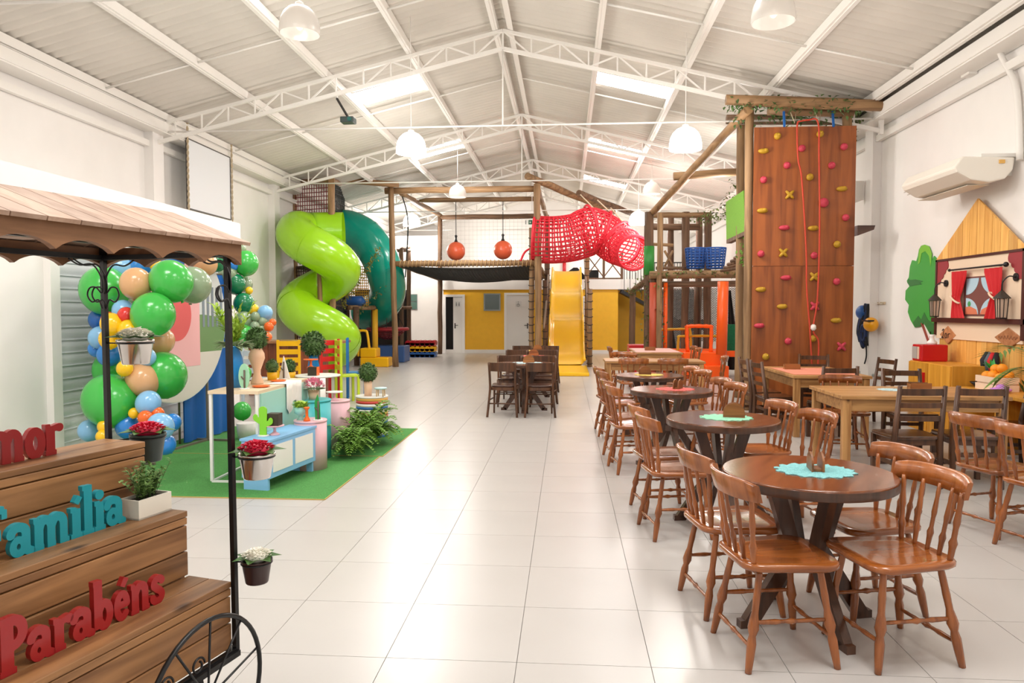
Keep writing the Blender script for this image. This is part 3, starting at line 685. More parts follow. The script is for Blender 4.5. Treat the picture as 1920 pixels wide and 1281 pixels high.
# ---- cut-out words standing on the steps
S_ = .17
def P_(*p): return [tuple(q) for q in p]
GL = {
 'P': (.60, [([(.15, 0), (.15, 1)], .2), ([(0, .05), (.33, .05)], .1), ([(0, .95), (.2, .95)], .1), ([(.15, .92)]+arc(.27, .70, .2, .22, 90, -90)+[(.15, .48)], .16)]),
 'a': (.52, [(arc(.2, .43, .16, .12, 175, 0, 8)+[(.36, .1), (.46, .05)], .15), (arc(.2, .19, .12, .13, 60, 420, 12), .12), ([(.36, .45), (.36, .06)], .15), ([(.07, .44), (.1, .44)], .13)]),
 'r': (.44, [([(.13, 0), (.13, .58)], .17), ([(0, .045), (.28, .045)], .09), ([(0, .57), (.13, .57)], .09), ([(.13, .40), (.2, .52), (.34, .55)], .11), ([(.37, .53), (.375, .53)], .15)]),
 'b': (.52, [([(.12, .05), (.12, 1)], .17), ([(0, .955), (.14, .955)], .09), (arc(.28, .29, .14, .23, 150, -150, 14), .14)]),
 'é': (.48, [([(.1, .32), (.36, .32)]+arc(.23, .3, .14, .24, 5, 315, 14), .13), ([(.25, .68), (.36, .84)], .11)]),
 'n': (.58, [([(.12, 0), (.12, .58)], .16), ([(0, .045), (.23, .045)], .09), ([(0, .57), (.12, .57)], .09), ([(.14, .42)]+arc(.28, .40, .13, .15, 150, 0, 8)+[(.41, 0)], .15), ([(.33, .045), (.54, .045)], .09)]),
 's': (.46, [(arc(.22, .43, .13, .1, 20, 200, 8)+[(.2, .31), (.28, .26)]+arc(.2, .16, .14, .11, 20, -170, 8), .14)]),
 'F': (.58, [([(.15, 0), (.15, 1)], .2), ([(0, .05), (.33, .05)], .1), ([(0, .95), (.5, .95)], .12), ([(.5, .95), (.5, .78)], .09), ([(.15, .5), (.38, .5)], .12), ([(.38, .6), (.38, .4)], .07)]),
 'm': (.86, [([(.12, 0), (.12, .58)], .16), ([(0, .045), (.23, .045)], .09), ([(0, .57), (.12, .57)], .09), ([(.14, .42)]+arc(.27, .40, .13, .15, 150, 0, 8)+[(.40, 0)], .15), ([(.32, .045), (.5, .045)], .09), ([(.42, .42)]+arc(.56, .40, .13, .15, 150, 0, 8)+[(.69, 0)], .15), ([(.6, .045), (.82, .045)], .09)]),
 'í': (.3, [([(.14, 0), (.14, .58)], .17), ([(0, .045), (.29, .045)], .09), ([(0, .57), (.14, .57)], .09), ([(.14, .69), (.24, .82)], .11)]),
 'i': (.3, [([(.14, 0), (.14, .58)], .17), ([(0, .045), (.29, .045)], .09), ([(0, .57), (.14, .57)], .09), ([(.14, .74), (.145, .74)], .18)]),
 'l': (.3, [([(.14, 0), (.14, 1)], .17), ([(0, .045), (.29, .045)], .09), ([(0, .955), (.14, .955)], .09)]),
 'A': (.74, [([(.12, 0), (.36, 1)], .14), ([(.36, 1), (.6, 0)], .19), ([(.2, .32), (.5, .32)], .11), ([(0, .045), (.24, .045)], .09), ([(.46, .045), (.74, .045)], .09)]),
 'o': (.5, [(arc(.24, .29, .16, .23, 0, 360, 18), .15)]),
 'L': (.6, [([(.3, .95), (.18, .7), (.12, .1), (.05, .05), (.2, .12), (.5, .04)], .06)]),
}
def letter_mesh(strokes, x, capH, T, sq):
    """one clean cut-out outline: marching squares over the union of all strokes of a letter"""
    cs = .0022; segs = []
    for pts, wd in strokes:
        P = [(x+px*sq*capH, py*capH) for px, py in pts]; r = wd*capH*.56
        if len(P) == 2 and math.dist(P[0], P[1]) < .02*capH: segs.append(('c', P[0], P[1], r))
        elif len(P) == 2: segs.append(('b', P[0], P[1], r))
        else: segs += [('c', p, q, r) for p, q in zip(P[:-1], P[1:])]
    def sd(px, py):
        best = 9.
        for k, a, b, r in segs:
            dx, dy = b[0]-a[0], b[1]-a[1]; L2 = dx*dx+dy*dy
            t = ((px-a[0])*dx+(py-a[1])*dy)/L2 if L2 > 1e-12 else 0.
            if k == 'b':
                L_ = math.sqrt(L2); u = abs(t-.5)*L_-L_/2; v = abs((px-a[0])*dy-(py-a[1])*dx)/L_-r; d = max(u, v)
            else:
                t = min(1, max(0, t)); d = math.hypot(px-a[0]-t*dx, py-a[1]-t*dy)-r
            if d < best: best = d
        return best
    xs_ = [q[0] for g_ in segs for q in g_[1:3]]; ys_ = [q[1] for g_ in segs for q in g_[1:3]]; mr = max(g_[3] for g_ in segs)+.004
    x0, y0 = min(xs_)-mr, min(ys_)-mr; nx, ny = int((max(xs_)+mr-x0)/cs)+1, int((max(ys_)+mr-y0)/cs)+1
    G_ = [[sd(x0+i*cs, y0+j*cs) for j in range(ny+1)] for i in range(nx+1)]
    m = MB(); idx = {}
    def vid(key, p):
        if key not in idx: idx[key] = len(m.v); m.v += [(p[0], p[1], T), (p[0], p[1], 0.)]
        return idx[key]
    for i in range(nx):
        for j in range(ny):
            c = [(i, j), (i+1, j), (i+1, j+1), (i, j+1)]; d = [G_[a_][b_] for a_, b_ in c]
            if min(d) > 0: continue
            poly = []; cut = []
            for k in range(4):
                a_, b_ = c[k], c[(k+1) % 4]; da, db = d[k], d[(k+1) % 4]
                if da <= 0: poly.append(vid(('v', a_), (x0+a_[0]*cs, y0+a_[1]*cs))); cut.append(False)
                if (da <= 0) != (db <= 0):
                    t = da/(da-db); key = ('e',)+tuple(sorted((a_, b_))); poly.append(vid(key, (x0+(a_[0]+(b_[0]-a_[0])*t)*cs, y0+(a_[1]+(b_[1]-a_[1])*t)*cs))); cut.append(True)
            if len(poly) < 3: continue
            m.f.append(tuple(poly)); m.s.append(False); m.f.append(tuple(q+1 for q in reversed(poly))); m.s.append(False)
            for k in range(len(poly)):
                if cut[k] and cut[(k+1) % len(poly)]:
                    p, q = poly[k], poly[(k+1) % len(poly)]; m.f.append((p, p+1, q+1, q)); m.s.append(False)
    return m
def word(name, txt, capH, T, M, m_, label, cat, squash=1.):
    t = thing(name, label, cat); t.matrix_world = M
    x = 0
    for ch in txt:
        adv, strokes = GL[ch]; letter_mesh(strokes, x, capH, T, squash).build('letter', m_, t)
        x += adv*squash*capH
    return t, x
def wlen(txt, capH, sq): return sum(GL[c][0] for c in txt)*sq*capH
LR = mat('red_letter_paint', '#a01a1e', .3, coat=.3); LT = mat('teal_letter_paint', '#1193a0', .35, coat=.2)
def word_on_step(name, txt, xs, z, yend, capH, length, m_, label):
    sq = length/wlen(txt, capH, 1.)
    M = CM @ Matrix.Translation((xs, yend-length, z)) @ Matrix(((0, 0, 1, 0), (1, 0, 0, 0), (0, 1, 0, 0), (0, 0, 0, 1)))
    return word(name, txt, capH, .018, M, m_, label, 'wooden word', sq)
word_on_step('wooden_word', 'Parabéns', -.115, .615, -.205, .158, .57, LR, 'red wooden word Parabéns standing on the lowest cart step')
word_on_step('wooden_word', 'Família', -.31, .858, -.185, .163, .50, LT, 'turquoise wooden word Família standing on the middle cart step')
word_on_step('wooden_word', 'Amor', -.50, 1.105, -.262, .172, .36, LR, 'dark red wooden word Amor on the top cart step, cut by the left edge')
# ---- planter and flower pots
FLR = mat('crimson_petal', '#d41f45', .5, var=.25, vs=60); FLW = mat('white_petal', '#f3eee0', .5, var=.06, vs=60); POTS = mat('polished_tin', '#d8d4d0', .18, metal=1.); POTB = mat('brown_plastic_pot', '#3b2220', .35); POTG = mat('dark_green_pot', '#2e3b37', .4)
t = thing('planter', 'small white box planter with a leafy sprig on the middle cart step', 'planter', CM @ Vector((-.30, -.085, .858)), -TH)
MB().bx(-.045, .045, -.075, .075, 0, .006).bx(-.045, -.039, -.075, .075, 0, .07).bx(.039, .045, -.075, .075, 0, .07).bx(-.039, .039, -.075, -.069, 0, .07).bx(-.039, .039, .069, .075, 0, .07).build('box', mat('cream_paint', '#e9e2d3', .5), t)
MB().bx(-.039, .039, -.069, .069, .006, .058).build('soil', mat('soil', '#2b1d14', .9), t)
m = MB(); ms = MB()
for i in range(44):
    a = random.uniform(0, 6.28); b = random.uniform(.03, .085); hh = random.uniform(.06, .14)
    p0 = Vector((random.uniform(-.02, .02), random.uniform(-.04, .04), .055)); p1 = p0+Vector((b*math.cos(a)*.7, b*math.sin(a), hh)); ms.cyl(p0, p1, .0012, n=4)
    for k in range(16):
        q = p0.lerp(p1, .25+.75*k/15); m.leaf(q, (random.uniform(-1, 1), random.uniform(-1, 1), random.uniform(-.1, .8)), random.uniform(.014, .026), .013)
tag(m.build('foliage', mat('sprig_green', '#6f9148', .6, var=.35, vs=40), t), kind='stuff'); ms.build('stems', LEAFD, t)
def flower_pot(pos, r, hgt, mp, mf, label, ring=True, leaves=7, petals=60, to=None):
    t = thing('flower_pot', label, 'flower pot', pos, 0, 'pots hung on the cart')
    m = MB(); m.lathe([(.0, 0), (r*.72, 0), (r*.75, .004), (r*.97, hgt*.9), (r*1.03, hgt*.92), (r*1.03, hgt), (r*.95, hgt), (r*.9, hgt*.7), (0, hgt*.7)], 28, cap=False); m.build('pot', mp, t)
    m = MB()
    for k in range(leaves):
        a = 2*math.pi*k/leaves+.3; c = Vector((math.cos(a), math.sin(a), .22)); m.leaf(Vector((c.x*r*.3, c.y*r*.3, hgt*1.0)), c, r*1.35, r*1.0)
    m.build('leaves', mat('pot_leaf', '#3f6b22', .45, var=.3, vs=30), t)
    m = MB()
    for k in range(petals):
        a = k*2.399; rr = r*.85*math.sqrt((k+.5)/petals); zz = hgt+r*.55*(1-(rr/r)**2)
        m.leaf((rr*math.cos(a), rr*math.sin(a), zz), (math.cos(a+random.uniform(-.6, .6)), math.sin(a+random.uniform(-.6, .6)), .75), r*.32, r*.34, fold=.3)
    m.ball((0, 0, hgt+r*.12), (r*.7, r*.7, r*.38), 12, 8); m.build('blossoms', mf, t)
    if ring:
        m = MB(); m.tube([((r*.99)*math.cos(2*math.pi*k/28), (r*.99)*math.sin(2*math.pi*k/28), hgt*.86) for k in range(28)], .003, 6, True)
        if to is not None:
            q = Vector(to)-Vector(pos); q.z = hgt*.86; d = q.normalized(); m.cyl((d.x*r, d.y*r, hgt*.86), q, .003, n=6)
        m.build('ring_holder', BLACK, t)
    return t
pf, pr_ = CM @ Vector((.008, .012, 0)), CM @ Vector((-.572, .012, 0))
flower_pot(pf+Vector((.080, .02, .99)), .064, .092, POTS, FLR, 'polished tin pot with crimson flowers on the front cart post', to=pf)
flower_pot(pf+Vector((.083, .0, .612)), .054, .085, POTB, FLW, 'brown plastic pot with white flowers low on the front cart post', to=pf)
flower_pot(pr_+Vector((.10, .02, 1.392)), .066, .095, POTS, FLW, 'polished tin pot with white flowers on the rear cart post', to=pr_)
flower_pot(pr_+Vector((.10, .09, 1.0)), .066, .11, POTG, FLR, 'dark pot with crimson flowers behind the top cart step', to=pr_)
# ------------------------------------------------------------------ party decoration on the green carpet
CARP = mat('artificial_turf', '#4f9447', .95, var=.25, vs=90, bump=.6, bs=300)
def mat_sheet(x0, x1, y0, y1, label):
    m = MB().bx(x0, x1, y0, y1, 0, .008); o = tag(m.build('turf_mat', CARP), label, 'turf mat', 'green turf mats')
    e = MB().bx(x1-.002, x1+.006, y0, y1, 0, .0085).bx(x0, x1, y0-.006, y0+.002, 0, .0085); e.build('edge_binding', mat('turf_edge', '#b9a35c', .9), o)
mat_sheet(-4.75, -2.03, 5.92, 7.72, 'green turf mat under the blue cabinet, nearer one'); mat_sheet(-4.75, -2.0, 7.74, 9.6, 'green turf mat under the striped drum, farther one')
# -- backdrop: steel stand, round printed panel, blue cloth
ST = mat('dull_steel', '#8f8375', .5, metal=.5)
B0, B1 = Vector((-4.46, 7.55, 0)), Vector((-4.28, 9.0, 0)); bd = (B1-B0).normalized(); bn = Vector((bd.y, -bd.x, 0))
t = thing('backdrop_panel', 'round printed backdrop panel in pink and grey behind the balloons', 'backdrop', B0+bd*.35)
MBD = Matrix(((bd.x, 0, bn.x, 0), (bd.y, 0, bn.y, 0), (0, 1, 0, 1.50), (0, 0, 0, 1)))
def disc(poly, th, off, m_, nm='print'): MB().prism(poly, th, MBD @ Matrix.Translation((0, 0, off))).build(nm, m_, t)
rr = .95
disc(arc(0, 0, rr, rr, 0, 354, 59), .02, 0, mat('print_pale', '#cfd3d1', .6), 'panel')
disc(arc(0, 0, rr-.01, rr-.01, 205, 335, 30), .002, .021, mat('print_ground', '#dad2c8', .6))
disc(arc(0, 0, rr-.01, rr-.01, 180, 205, 8)+arc(0, 0, rr-.01, rr-.01, 335, 360, 8)+[(.5, .05), (-.5, .05)], .002, .021, mat('print_hedge', '#6f8f5b', .6))
disc([(-.42, -.55)]+arc(.0, .25, .42, .42, 180, 0, 20)+[(.42, -.55)], .002, .0235, mat('print_pink', '#efb3b4', .6))
disc(arc(0, .05, .26, .3, 0, 352, 40), .002, .026, mat('print_coral', '#e0605f', .6))
for k in range(5): disc([(.48+k*.09, -.1), (.52+k*.09, -.1), (.52+k*.09, .38), (.48+k*.09, .38)], .002, .0235, mat('print_slate', '#7c8790', .6))
m = MB(); q0, q1 = Vector((0, 0, .02)), Vector((0, 0, 1.6))
for s in (-.75, .62):
    b = bd*s-bn*.03; m.bar(b+q0, b+q1, .025); m.bar(b+q0-bn*.25, b+q0+bn*.32, .025)
m.bar(bd*-.75-bn*.03+q0, bd*.62-bn*.03+q0, .025); m.build('stand', ST, t)
CB = mat('blue_cloth', '#1361b4', .7, bump=.2, bs=8)
t = thing('blue_drape', 'royal blue cloth drape standing beside the round panel', 'drape', (-4.52, 8.35, 0), math.atan2(-bd.x, bd.y))
def dr(a, b):
    y = -.08+.9*a; z = .02+2.03*b; return (.02*math.sin(a*19)*(1.1-b), y, z)
m = MB().grid(dr, 40, 8); m.grid(lambda a, b: (dr(a, b)[0]-.015, dr(a, b)[1], dr(a, b)[2]), 40, 8); m.build('cloth', CB, t)
MB().cyl((-.02, -.1, 2.06), (-.02, .82, 2.06), .015).build('rail', ST, t); MB().cyl((-.06, -.09, 0), (-.06, -.09, 2.06), .013).build('post', ST, t); MB().cyl((-.04, .82, 0), (-.04, .82, 2.06), .013).build('post', ST, t)
tag(MB().lathe([(0, 0), (.09, 0), (.1, .005), (.12, .2), (.11, .2), (0, .19)], 20, cap=False).build('white_bucket', mat('white_plastic', '#ebe6e0', .4), loc=at(462, 812, 8.7).xy.to_3d()), 'small white bucket on the floor beside the blue drape', 'bucket')
# -- balloons
BC = {'g': '#3fb548', 'd': '#137a4c', 's': '#8fa483', 'b': '#2f86d8', 'l': '#86bde6', 'r': '#d8332c', 'y': '#f4c316', 'o': '#f06a1e', 'n': '#d9a877', 'k': '#0f5fae'}
BN = {'g': 'bright green', 'd': 'dark green', 's': 'sage green', 'b': 'blue', 'l': 'light blue', 'r': 'red', 'y': 'yellow', 'o': 'orange', 'n': 'gold', 'k': 'deep blue'}
def bmat(k): return mat('balloon_'+BN[k].replace(' ', '_'), BC[k], .22, coat=.25, sss=.0)
BALL = [  # x, y, r (as seen), colour, depth, where
 (196, 545, 44, 'g', 6.75, 'left of the upper cart post, biggest at the top of the garland'), (255, 532, 29, 'n', 6.6, 'beside the upper cart post scroll'), (321, 528, 39, 'g', 6.7, 'at the top of the garland under the valance'),
 (362, 535, 33, 's', 7.0, 'at the top right, half behind the top green one'), (287, 590, 40, 'g', 6.5, 'in the middle of the garland above the tin pot'), (207, 752, 50, 'g', 6.4, 'the largest, low beside the rear cart post'),
 (306, 704, 43, 'g', 6.7, 'right of the gold one at mid height'), (268, 713, 31, 'n', 6.5, 'between two green ones at mid height'), (212, 695, 36, 'g', 6.9, 'half hidden above the largest green one'),
 (228, 505, 32, 'l', 7.0, 'under the valance near the rear post'), (262, 500, 34, 'b', 7.1, 'under the valance above the gold one'), (318, 490, 26, 'k', 7.2, 'tucked under the valance in the middle'), (293, 498, 12, 'y', 6.95, 'tiny, under the valance'),
 (187, 600, 20, 'k', 6.8, 'at the left rim above the light blue one'), (188, 633, 21, 'l', 6.65, 'at the left rim beside the rear post'), (205, 600, 15, 'r', 6.6, 'behind the rear post'), (236, 591, 15, 'r', 6.45, 'small, above the yellow ones'),
 (210, 608, 21, 'y', 6.4, 'right of the rear post'), (241, 620, 20, 'y', 6.42, 'just above the white flowers'), (205, 636, 19, 'y', 6.45, 'behind the rear post, lower one'), (181, 655, 15, 'b', 6.7, 'small, at the left rim'), (205, 665, 22, 'b', 6.6, 'behind the rear post at pot height'),
 (275, 670, 17, 'l', 6.5, 'right of the white-flower pot'), (234, 691, 15, 'y', 6.35, 'hanging below the white-flower pot'), (231, 583, 20, 'l', 6.6, 'behind the small red one'), (300, 640, 26, 'n', 6.9, 'peeking below the middle green one'), (245, 575, 22, 's', 6.9, 'in the shade of the middle green one'),
 (278, 756, 23, 'l', 6.35, 'under the lower gold one'), (251, 775, 10, 'y', 6.3, 'tiny, beside the largest green one'), (273, 784, 14, 'o', 6.25, 'low, left of the two small ones'), (295, 776, 13, 'o', 6.35, 'low, right of the two small ones'),
 (301, 800, 25, 'l', 6.2, 'above the crimson flowers on the right'), (322, 793, 17, 'b', 6.45, 'behind the lower light blue one'), (309, 833, 20, 'b', 6.25, 'lowest at the foot of the garland'), (240, 800, 23, 'b', 6.4, 'behind the crimson flowers'),
 (167, 808, 20, 'l', 6.4, 'lowest at the left foot'), (196, 800, 13, 'y', 6.25, 'beside the rear post at the foot'), (192, 818, 12, 'y', 6.2, 'lowest beside the rear post'), (285, 840, 16, 'b', 6.5, 'at the foot behind the dark pot'),
 (461, 494, 23, 'g', 9.35, 'at the top of the right garland'), (436, 497, 11, 'b', 9.2, 'at the top right beside the cart roof'), (441, 475, 12, 'r', 9.3, 'beside the cart roof corner'), (448, 466, 13, 's', 9.5, 'behind the cart roof corner'), (427, 513, 17, 's', 9.2, 'behind the front post'), (441, 533, 19, 'd', 9.25, 'in the right garland, upper one'),
 (458, 533, 15, 's', 9.5, 'right of the upper dark green one'), (457, 569, 19, 'd', 9.25, 'in the right garland, lower one'), (467, 545, 7, 'y', 9.3, 'tiny, at the right garland'), (474, 580, 11, 'y', 9.3, 'in the right garland'), (457, 601, 17, 's', 9.2, 'below the dark green ones'),
 (479, 594, 9, 's', 9.2, 'small, first of the cluster'), (492, 603, 9, 's', 9.25, 'small, right one of the cluster'), (478, 612, 9, 's', 9.15, 'small, lower one of the cluster'), (490, 620, 9, 's', 9.2, 'small, lowest one of the cluster'), (497, 587, 14, 'l', 9.3, 'at the right tip of the garland'),
 (504, 613, 9, 'o', 9.2, 'small, upper one at the right tip'), (511, 605, 7, 'o', 9.25, 'tiny, outermost at the right tip'), (501, 632, 9, 'o', 9.1, 'small, lower one at the right tip'), (458, 630, 20, 'g', 9.1, 'behind the topiary'), (455, 700, 16, 'g', 8.9, 'behind the peach vase'), (454, 771, 17, 'g', 8.3, 'under the white console, at the end of the garland'),
 (385, 495, 22, 'n', 8.2, 'above the drape near the front post'), (405, 490, 20, 'd', 8.6, 'above the drape at its top')]
for x, y, r, k, Y, wh_ in BALL:
    p = at(x, y, Y); d = Vector((p.x, p.y, p.z-1.6)).length; ra = r*Y/1360*1.03
    m = MB().ball((0, 0, 0), (ra, ra, ra*1.06), 24, 16); o = tag(m.build('balloon', bmat(k), loc=p), BN[k]+' balloon '+wh_, 'balloon', 'balloons of the garland')
    o.rotation_euler = (random.uniform(-.5, .5), random.uniform(-.5, .5), random.uniform(0, 6))
    MB().cyl((0, 0, -ra*1.05), (0, 0, -ra*1.14), ra*.05, ra*.1, 8).build('knot', bmat(k), o)
# -- furniture
def topiary(p, r, label, mpot, pot='cyl', ph=.1, pr=.06, mleaf=None, group='topiary balls'):
    t = thing('topiary', label, 'topiary', p, 0, group)
    prof = {'cyl': [(pr*.85, 0), (pr, ph), (pr*.9, ph)], 'bowl': [(pr*.45, 0), (pr*.9, ph*.45), (pr, ph), (pr*.9, ph)], 'vase': [(pr*.8, 0), (pr*.85, ph*.05), (pr*.45, ph*.28), (pr*.5, ph*.4), (pr*1.05, ph*.72), (pr, ph*.85), (pr*.7, ph*.97), (pr*.75, ph)], 'tall': [(pr*.75, 0), (pr*.95, ph*.4), (pr*.7, ph*.85), (pr*.8, ph)]}[pot]
    MB().lathe(prof, 20).build('pot', mpot, t)
    m = MB(); c = Vector((0, 0, ph+r*.85)); m.ball(c, r*.86, 16, 10)
    for i in range(int(340 if r > .08 else 190)):
        z = 1-2*(i+.5)/(340 if r > .08 else 190); a = i*2.39996; q = math.sqrt(1-z*z); d = Vector((q*math.cos(a), q*math.sin(a), z))
        m.leaf(c+d*r*.8, d+Vector((random.uniform(-.8, .8), random.uniform(-.8, .8), random.uniform(-.8, .8))), r*.34, r*.2)
    tag(m.build('foliage', mleaf or LEAFD, t), kind='stuff'); return t
WT = mat('white_lacquer', '#f1eee9', .3); MINT = mat('mint_lacquer', '#a9dccb', .4); PINKL = mat('pink_lacquer', '#e6b6bd', .4); TEAL = mat('teal_lacquer', '#41b4b8', .4); SKYB = mat('sky_blue_lacquer', '#86bde8', .4); PEACH = mat('peach_ceramic', '#efc4a0', .4); BLUEC = mat('blue_ceramic', '#1679b8', .25); ORC = mat('orange_ceramic', '#ef6b1d', .35); YEC = mat('yellow_ceramic', '#f3b80f', .35)
ZC = .86
t = thing('console_table', 'white metal console with pale wooden top and mint side panel', 'table', (-3.05, 6.42, 0))
MB().bx(-.24, .24, 0, 1.28, ZC-.03, ZC).build('tabletop', mat('pale_wood', '#e6cfae', .5), t)
for x in (-.22, .22):
    for y in (.02, 1.26): MB().bx(x-.013, x+.013, y-.013, y+.013, .02, ZC-.03).build('leg', WT, t)
    MB().bx(x-.012, x+.012, 0.03, 1.25, 0, .025).build('floor_rail', WT, t)
for y in (.02, 1.26): MB().bx(-.22, .22, y-.012, y+.012, 0, .025).build('floor_rail', WT, t)
MB().bx(.232, .25, .05, 1.25, .12, ZC-.03).build('side_panel', MINT, t)
MB().grid(lambda a, b: (.06+.2*min(1, b*2)+.01*math.sin(a*25)*b, .62+.42*a, ZC+.004-max(0, b-.5)*.5*(1+.25*math.sin(a*9))), 24, 8).build('fringed_cloth', mat('white_linen', '#f2ede6', .8), t)
t = thing('low_cabinet', 'sky blue low cabinet with white panels on the near turf', 'cabinet', (-2.74, 6.18, 0), R(-9))
MB().bx(-.14, .14, 0, .82, .11, .44).build('body', SKYB, t, bevel=.004); MB().bx(-.15, .15, -.01, .83, .44, .46).build('top', SKYB, t)
for y in (0, .78): MB().bx(-.12, .12, y, y+.03, 0, .11).build('leg_panel', SKYB, t)
for y in (.05, .43): MB().bx(.14, .146, y, y+.33, .16, .40).build('door', WT, t)
def drum(p, r, hgt, m_, label, stripes=None):
    t = thing('drum_table', label, 'drum table', p, 0, 'round drum tables')
    if stripes:
        n = len(stripes)
        for i, c in enumerate(stripes): MB().lathe([(r, hgt*i/n), (r, hgt*(i+1)/n)], 36, cap=True).build('stripe', c, t)
    else: MB().lathe([(r, 0), (r, hgt-.02)], 36).build('body', m_, t)
    MB().lathe([(r*1.02, hgt-.02), (r*1.03, hgt-.01), (r*1.02, hgt)] if not stripes else [(r*1.02, hgt), (r*1.02, hgt+.02)], 36).build('top', m_, t); return t
drum((-2.57, 7.10, 0), .16, .50, PINKL, 'pale pink drum table beside the blue cabinet'); drum((-2.73, 7.62, 0), .19, .64, TEAL, 'teal drum table behind the pale pink one')
drum((-2.66, 8.22, 0), .15, .56, PINKL, 'pink drum table between the teal and striped ones')
sr, sb_, sw, sy_ = mat('stripe_red', '#d64a45', .5), mat('stripe_blue', '#2f6cae', .5), WT, mat('stripe_yellow', '#eeb55a', .5)
drum((-2.46, 9.02, 0), .20, .50, WT, 'striped red, blue and yellow drum at the far end of the turf', [sb_, sw, sr, sy_, sw, sb_, sw, sr, sy_, sw, sb_, sw, sr, sy_])
t = thing('pedestal_table', 'white round pedestal table holding a picture box', 'table', at(596, 703, 8.7).xy.to_3d())
zt = at(596, 703, 8.7).z
MB().lathe([(.26, zt-.02), (.275, zt-.01), (.27, zt)], 36).build('tabletop', WT, t); MB().lathe([(.16, 0), (.15, .02), (.03, .05), (.025, zt-.03), (.1, zt-.02)], 20).build('pedestal', WT, t)
# things on the furniture
def onto(x, y, z): return Vector((x, y, z))
topiary((-3.10, 7.06, ZC), .115, 'clipped topiary ball in a peach vase on the console', PEACH, 'vase', .36, .075)
t = thing('leafy_vase', 'tall blue vase with mixed leafy branches on the console end', 'vase', (-3.17, 6.72, ZC))
MB().lathe([(.055, 0), (.085, .12), (.075, .28), (.045, .37), (.055, .40)], 20).build('vase', BLUEC, t)
m, mg = MB(), MB()
for i in range(20):
    a = random.uniform(0, 6.28); ln = random.uniform(.2, .5); p0 = Vector((0, 0, .38)); d = Vector((math.cos(a)*.45, math.sin(a)*.45, 1)).normalized()
    for k in range(12): m.leaf(p0+d*ln*k/12, d+Vector((random.uniform(-1, 1), random.uniform(-1, 1), random.uniform(-.3, .6))), .09, .035)
for i in range(60):
    a = random.uniform(0, 6.28); mg.leaf((.05*math.cos(a), .05*math.sin(a), .4), (math.cos(a), math.sin(a), random.uniform(-.3, .6)), .15, .06)
tag(m.build('branches', LEAFY, t), kind='stuff'); tag(mg.build('leaves', mat('sage_leaf', '#93a37b', .7, var=.25, vs=20), t), kind='stuff')
for i, (x, y, r) in enumerate(((-2.93, 6.76, .085), (-2.98, 7.3, .08))):
    tag(MB().lathe([(r*.6, 0), (r, .012), (r*.98, .016), (r*.6, .006)], 28).build('plate', ORC, loc=(x, y, ZC)), ('orange plate on the near half of the console', 'orange plate on the far half of the console')[i], 'plate', 'orange plates')
topiary((-3.11, 7.46, ZC), .075, 'small topiary ball in a yellow pot, nearer of two', YEC, 'cyl', .085, .055)
topiary(at(543, 716, 8.6), .085, 'small topiary ball in a yellow bowl, farther of two', YEC, 'bowl', .12, .075)
pe = at(543, 717, 8.6); tag(MB().lathe([(.12, 0), (.12, pe.z)], 20).build('plinth', WT, loc=(pe.x, pe.y, 0)), 'white plinth under the yellow topiary bowl', 'plinth')
pe = at(588, 702, 9.8); tag(MB().lathe([(.16, 0), (.16, pe.z)], 20).build('plinth', WT, loc=(pe.x, pe.y, 0)), 'white plinth under the tall blue topiary vase', 'plinth')
topiary(at(588, 702, 9.8), .178, 'large topiary ball on a tall blue vase', BLUEC, 'tall', .27, .085)
topiary((-2.50, 8.98, .52), .125, 'topiary ball in a peach pot on the striped drum', PEACH, 'cyl', .19, .055)
def cutout(p, poly, s, m_, label, stem=True):
    t = thing('cactus_cutout', label, 'cutout', p, 0, 'flat decorative cut-outs')
    MB().prism([(x*s, y*s) for x, y in poly], .012, XZ(0)).build('board', m_, t); MB().lathe([(.04*s*5, 0), (.035*s*5, .01)], 14).build('foot', WT, t)
    if stem: MB().tube([(.03*s, -.02, 0), (.035*s, -.02, s*.75)], .008, 6).tube([(.03*s, -.02, s*.35), (-.1*s, -.02, s*.5)], .006, 6).build('twig', mat('twig', '#6e5f55', .8), t)
    return t
CAC = [(-.12, 0), (.12, 0), (.12, .3)]+arc(.26, .5, .08, .12, -60, 170, 6)+[(.13, .5)]+arc(0, .88, .14, .12, 0, 180, 8)+[(-.13, .62)]+arc(-.26, .62, .08, .12, 10, 230, 6)+[(-.12, .4)]
ELL = arc(0, .5, .22, .5, -80, 260, 20)
cutout((-3.02, 6.60, ZC), ELL, .24, mat('mint_board', '#9fd3ae', .5), 'mint oval cut-out with twig on the console near end')
cutout((-3.04, 7.60, ZC), [(-.2, 0), (.3, 0), (.02, 1)], .25, WT, 'white triangular cut-out with twig on the console far end')
cutout((-2.74, 6.36, .46), CAC, .27, mat('lime_board', '#86d22f', .4), 'lime green cactus cut-out on the blue cabinet', False)
cutout((-2.48, 7.07, .50), [(-.1, 0), (.1, 0), (.08, .6), (.0, 1), (-.12, .7)], .26, mat('green_board', '#2f9a45', .4), 'green leaf cut-out with twig on the pale pink drum')
t = thing('urn_planter', 'white urn with bright green plant on the pale pink drum', 'urn', (-2.66, 7.08, .5))
MB().lathe([(.045, 0), (.02, .03), (.03, .045), (.065, .07), (.07, .13)], 20).build('urn', MINT, t)
m = MB().ball((0, 0, .15), (.06, .06, .045), 12, 8)
for i in range(110):
    a = i*2.4; z = random.uniform(-.1, 1); m.leaf((.03*math.cos(a), .03*math.sin(a), .14), (math.cos(a), math.sin(a), z*1.4), .07, .02)
tag(m.build('foliage', LEAFY, t), kind='stuff')
tag(MB().lathe([(.035, 0), (.03, .015), (.014, .05), (.014, .11), (.03, .13), (.025, .14)], 16).build('candlestick', ORC, loc=(-2.57, 7.0, .5)), 'orange candlestick on the pale pink drum', 'candlestick')
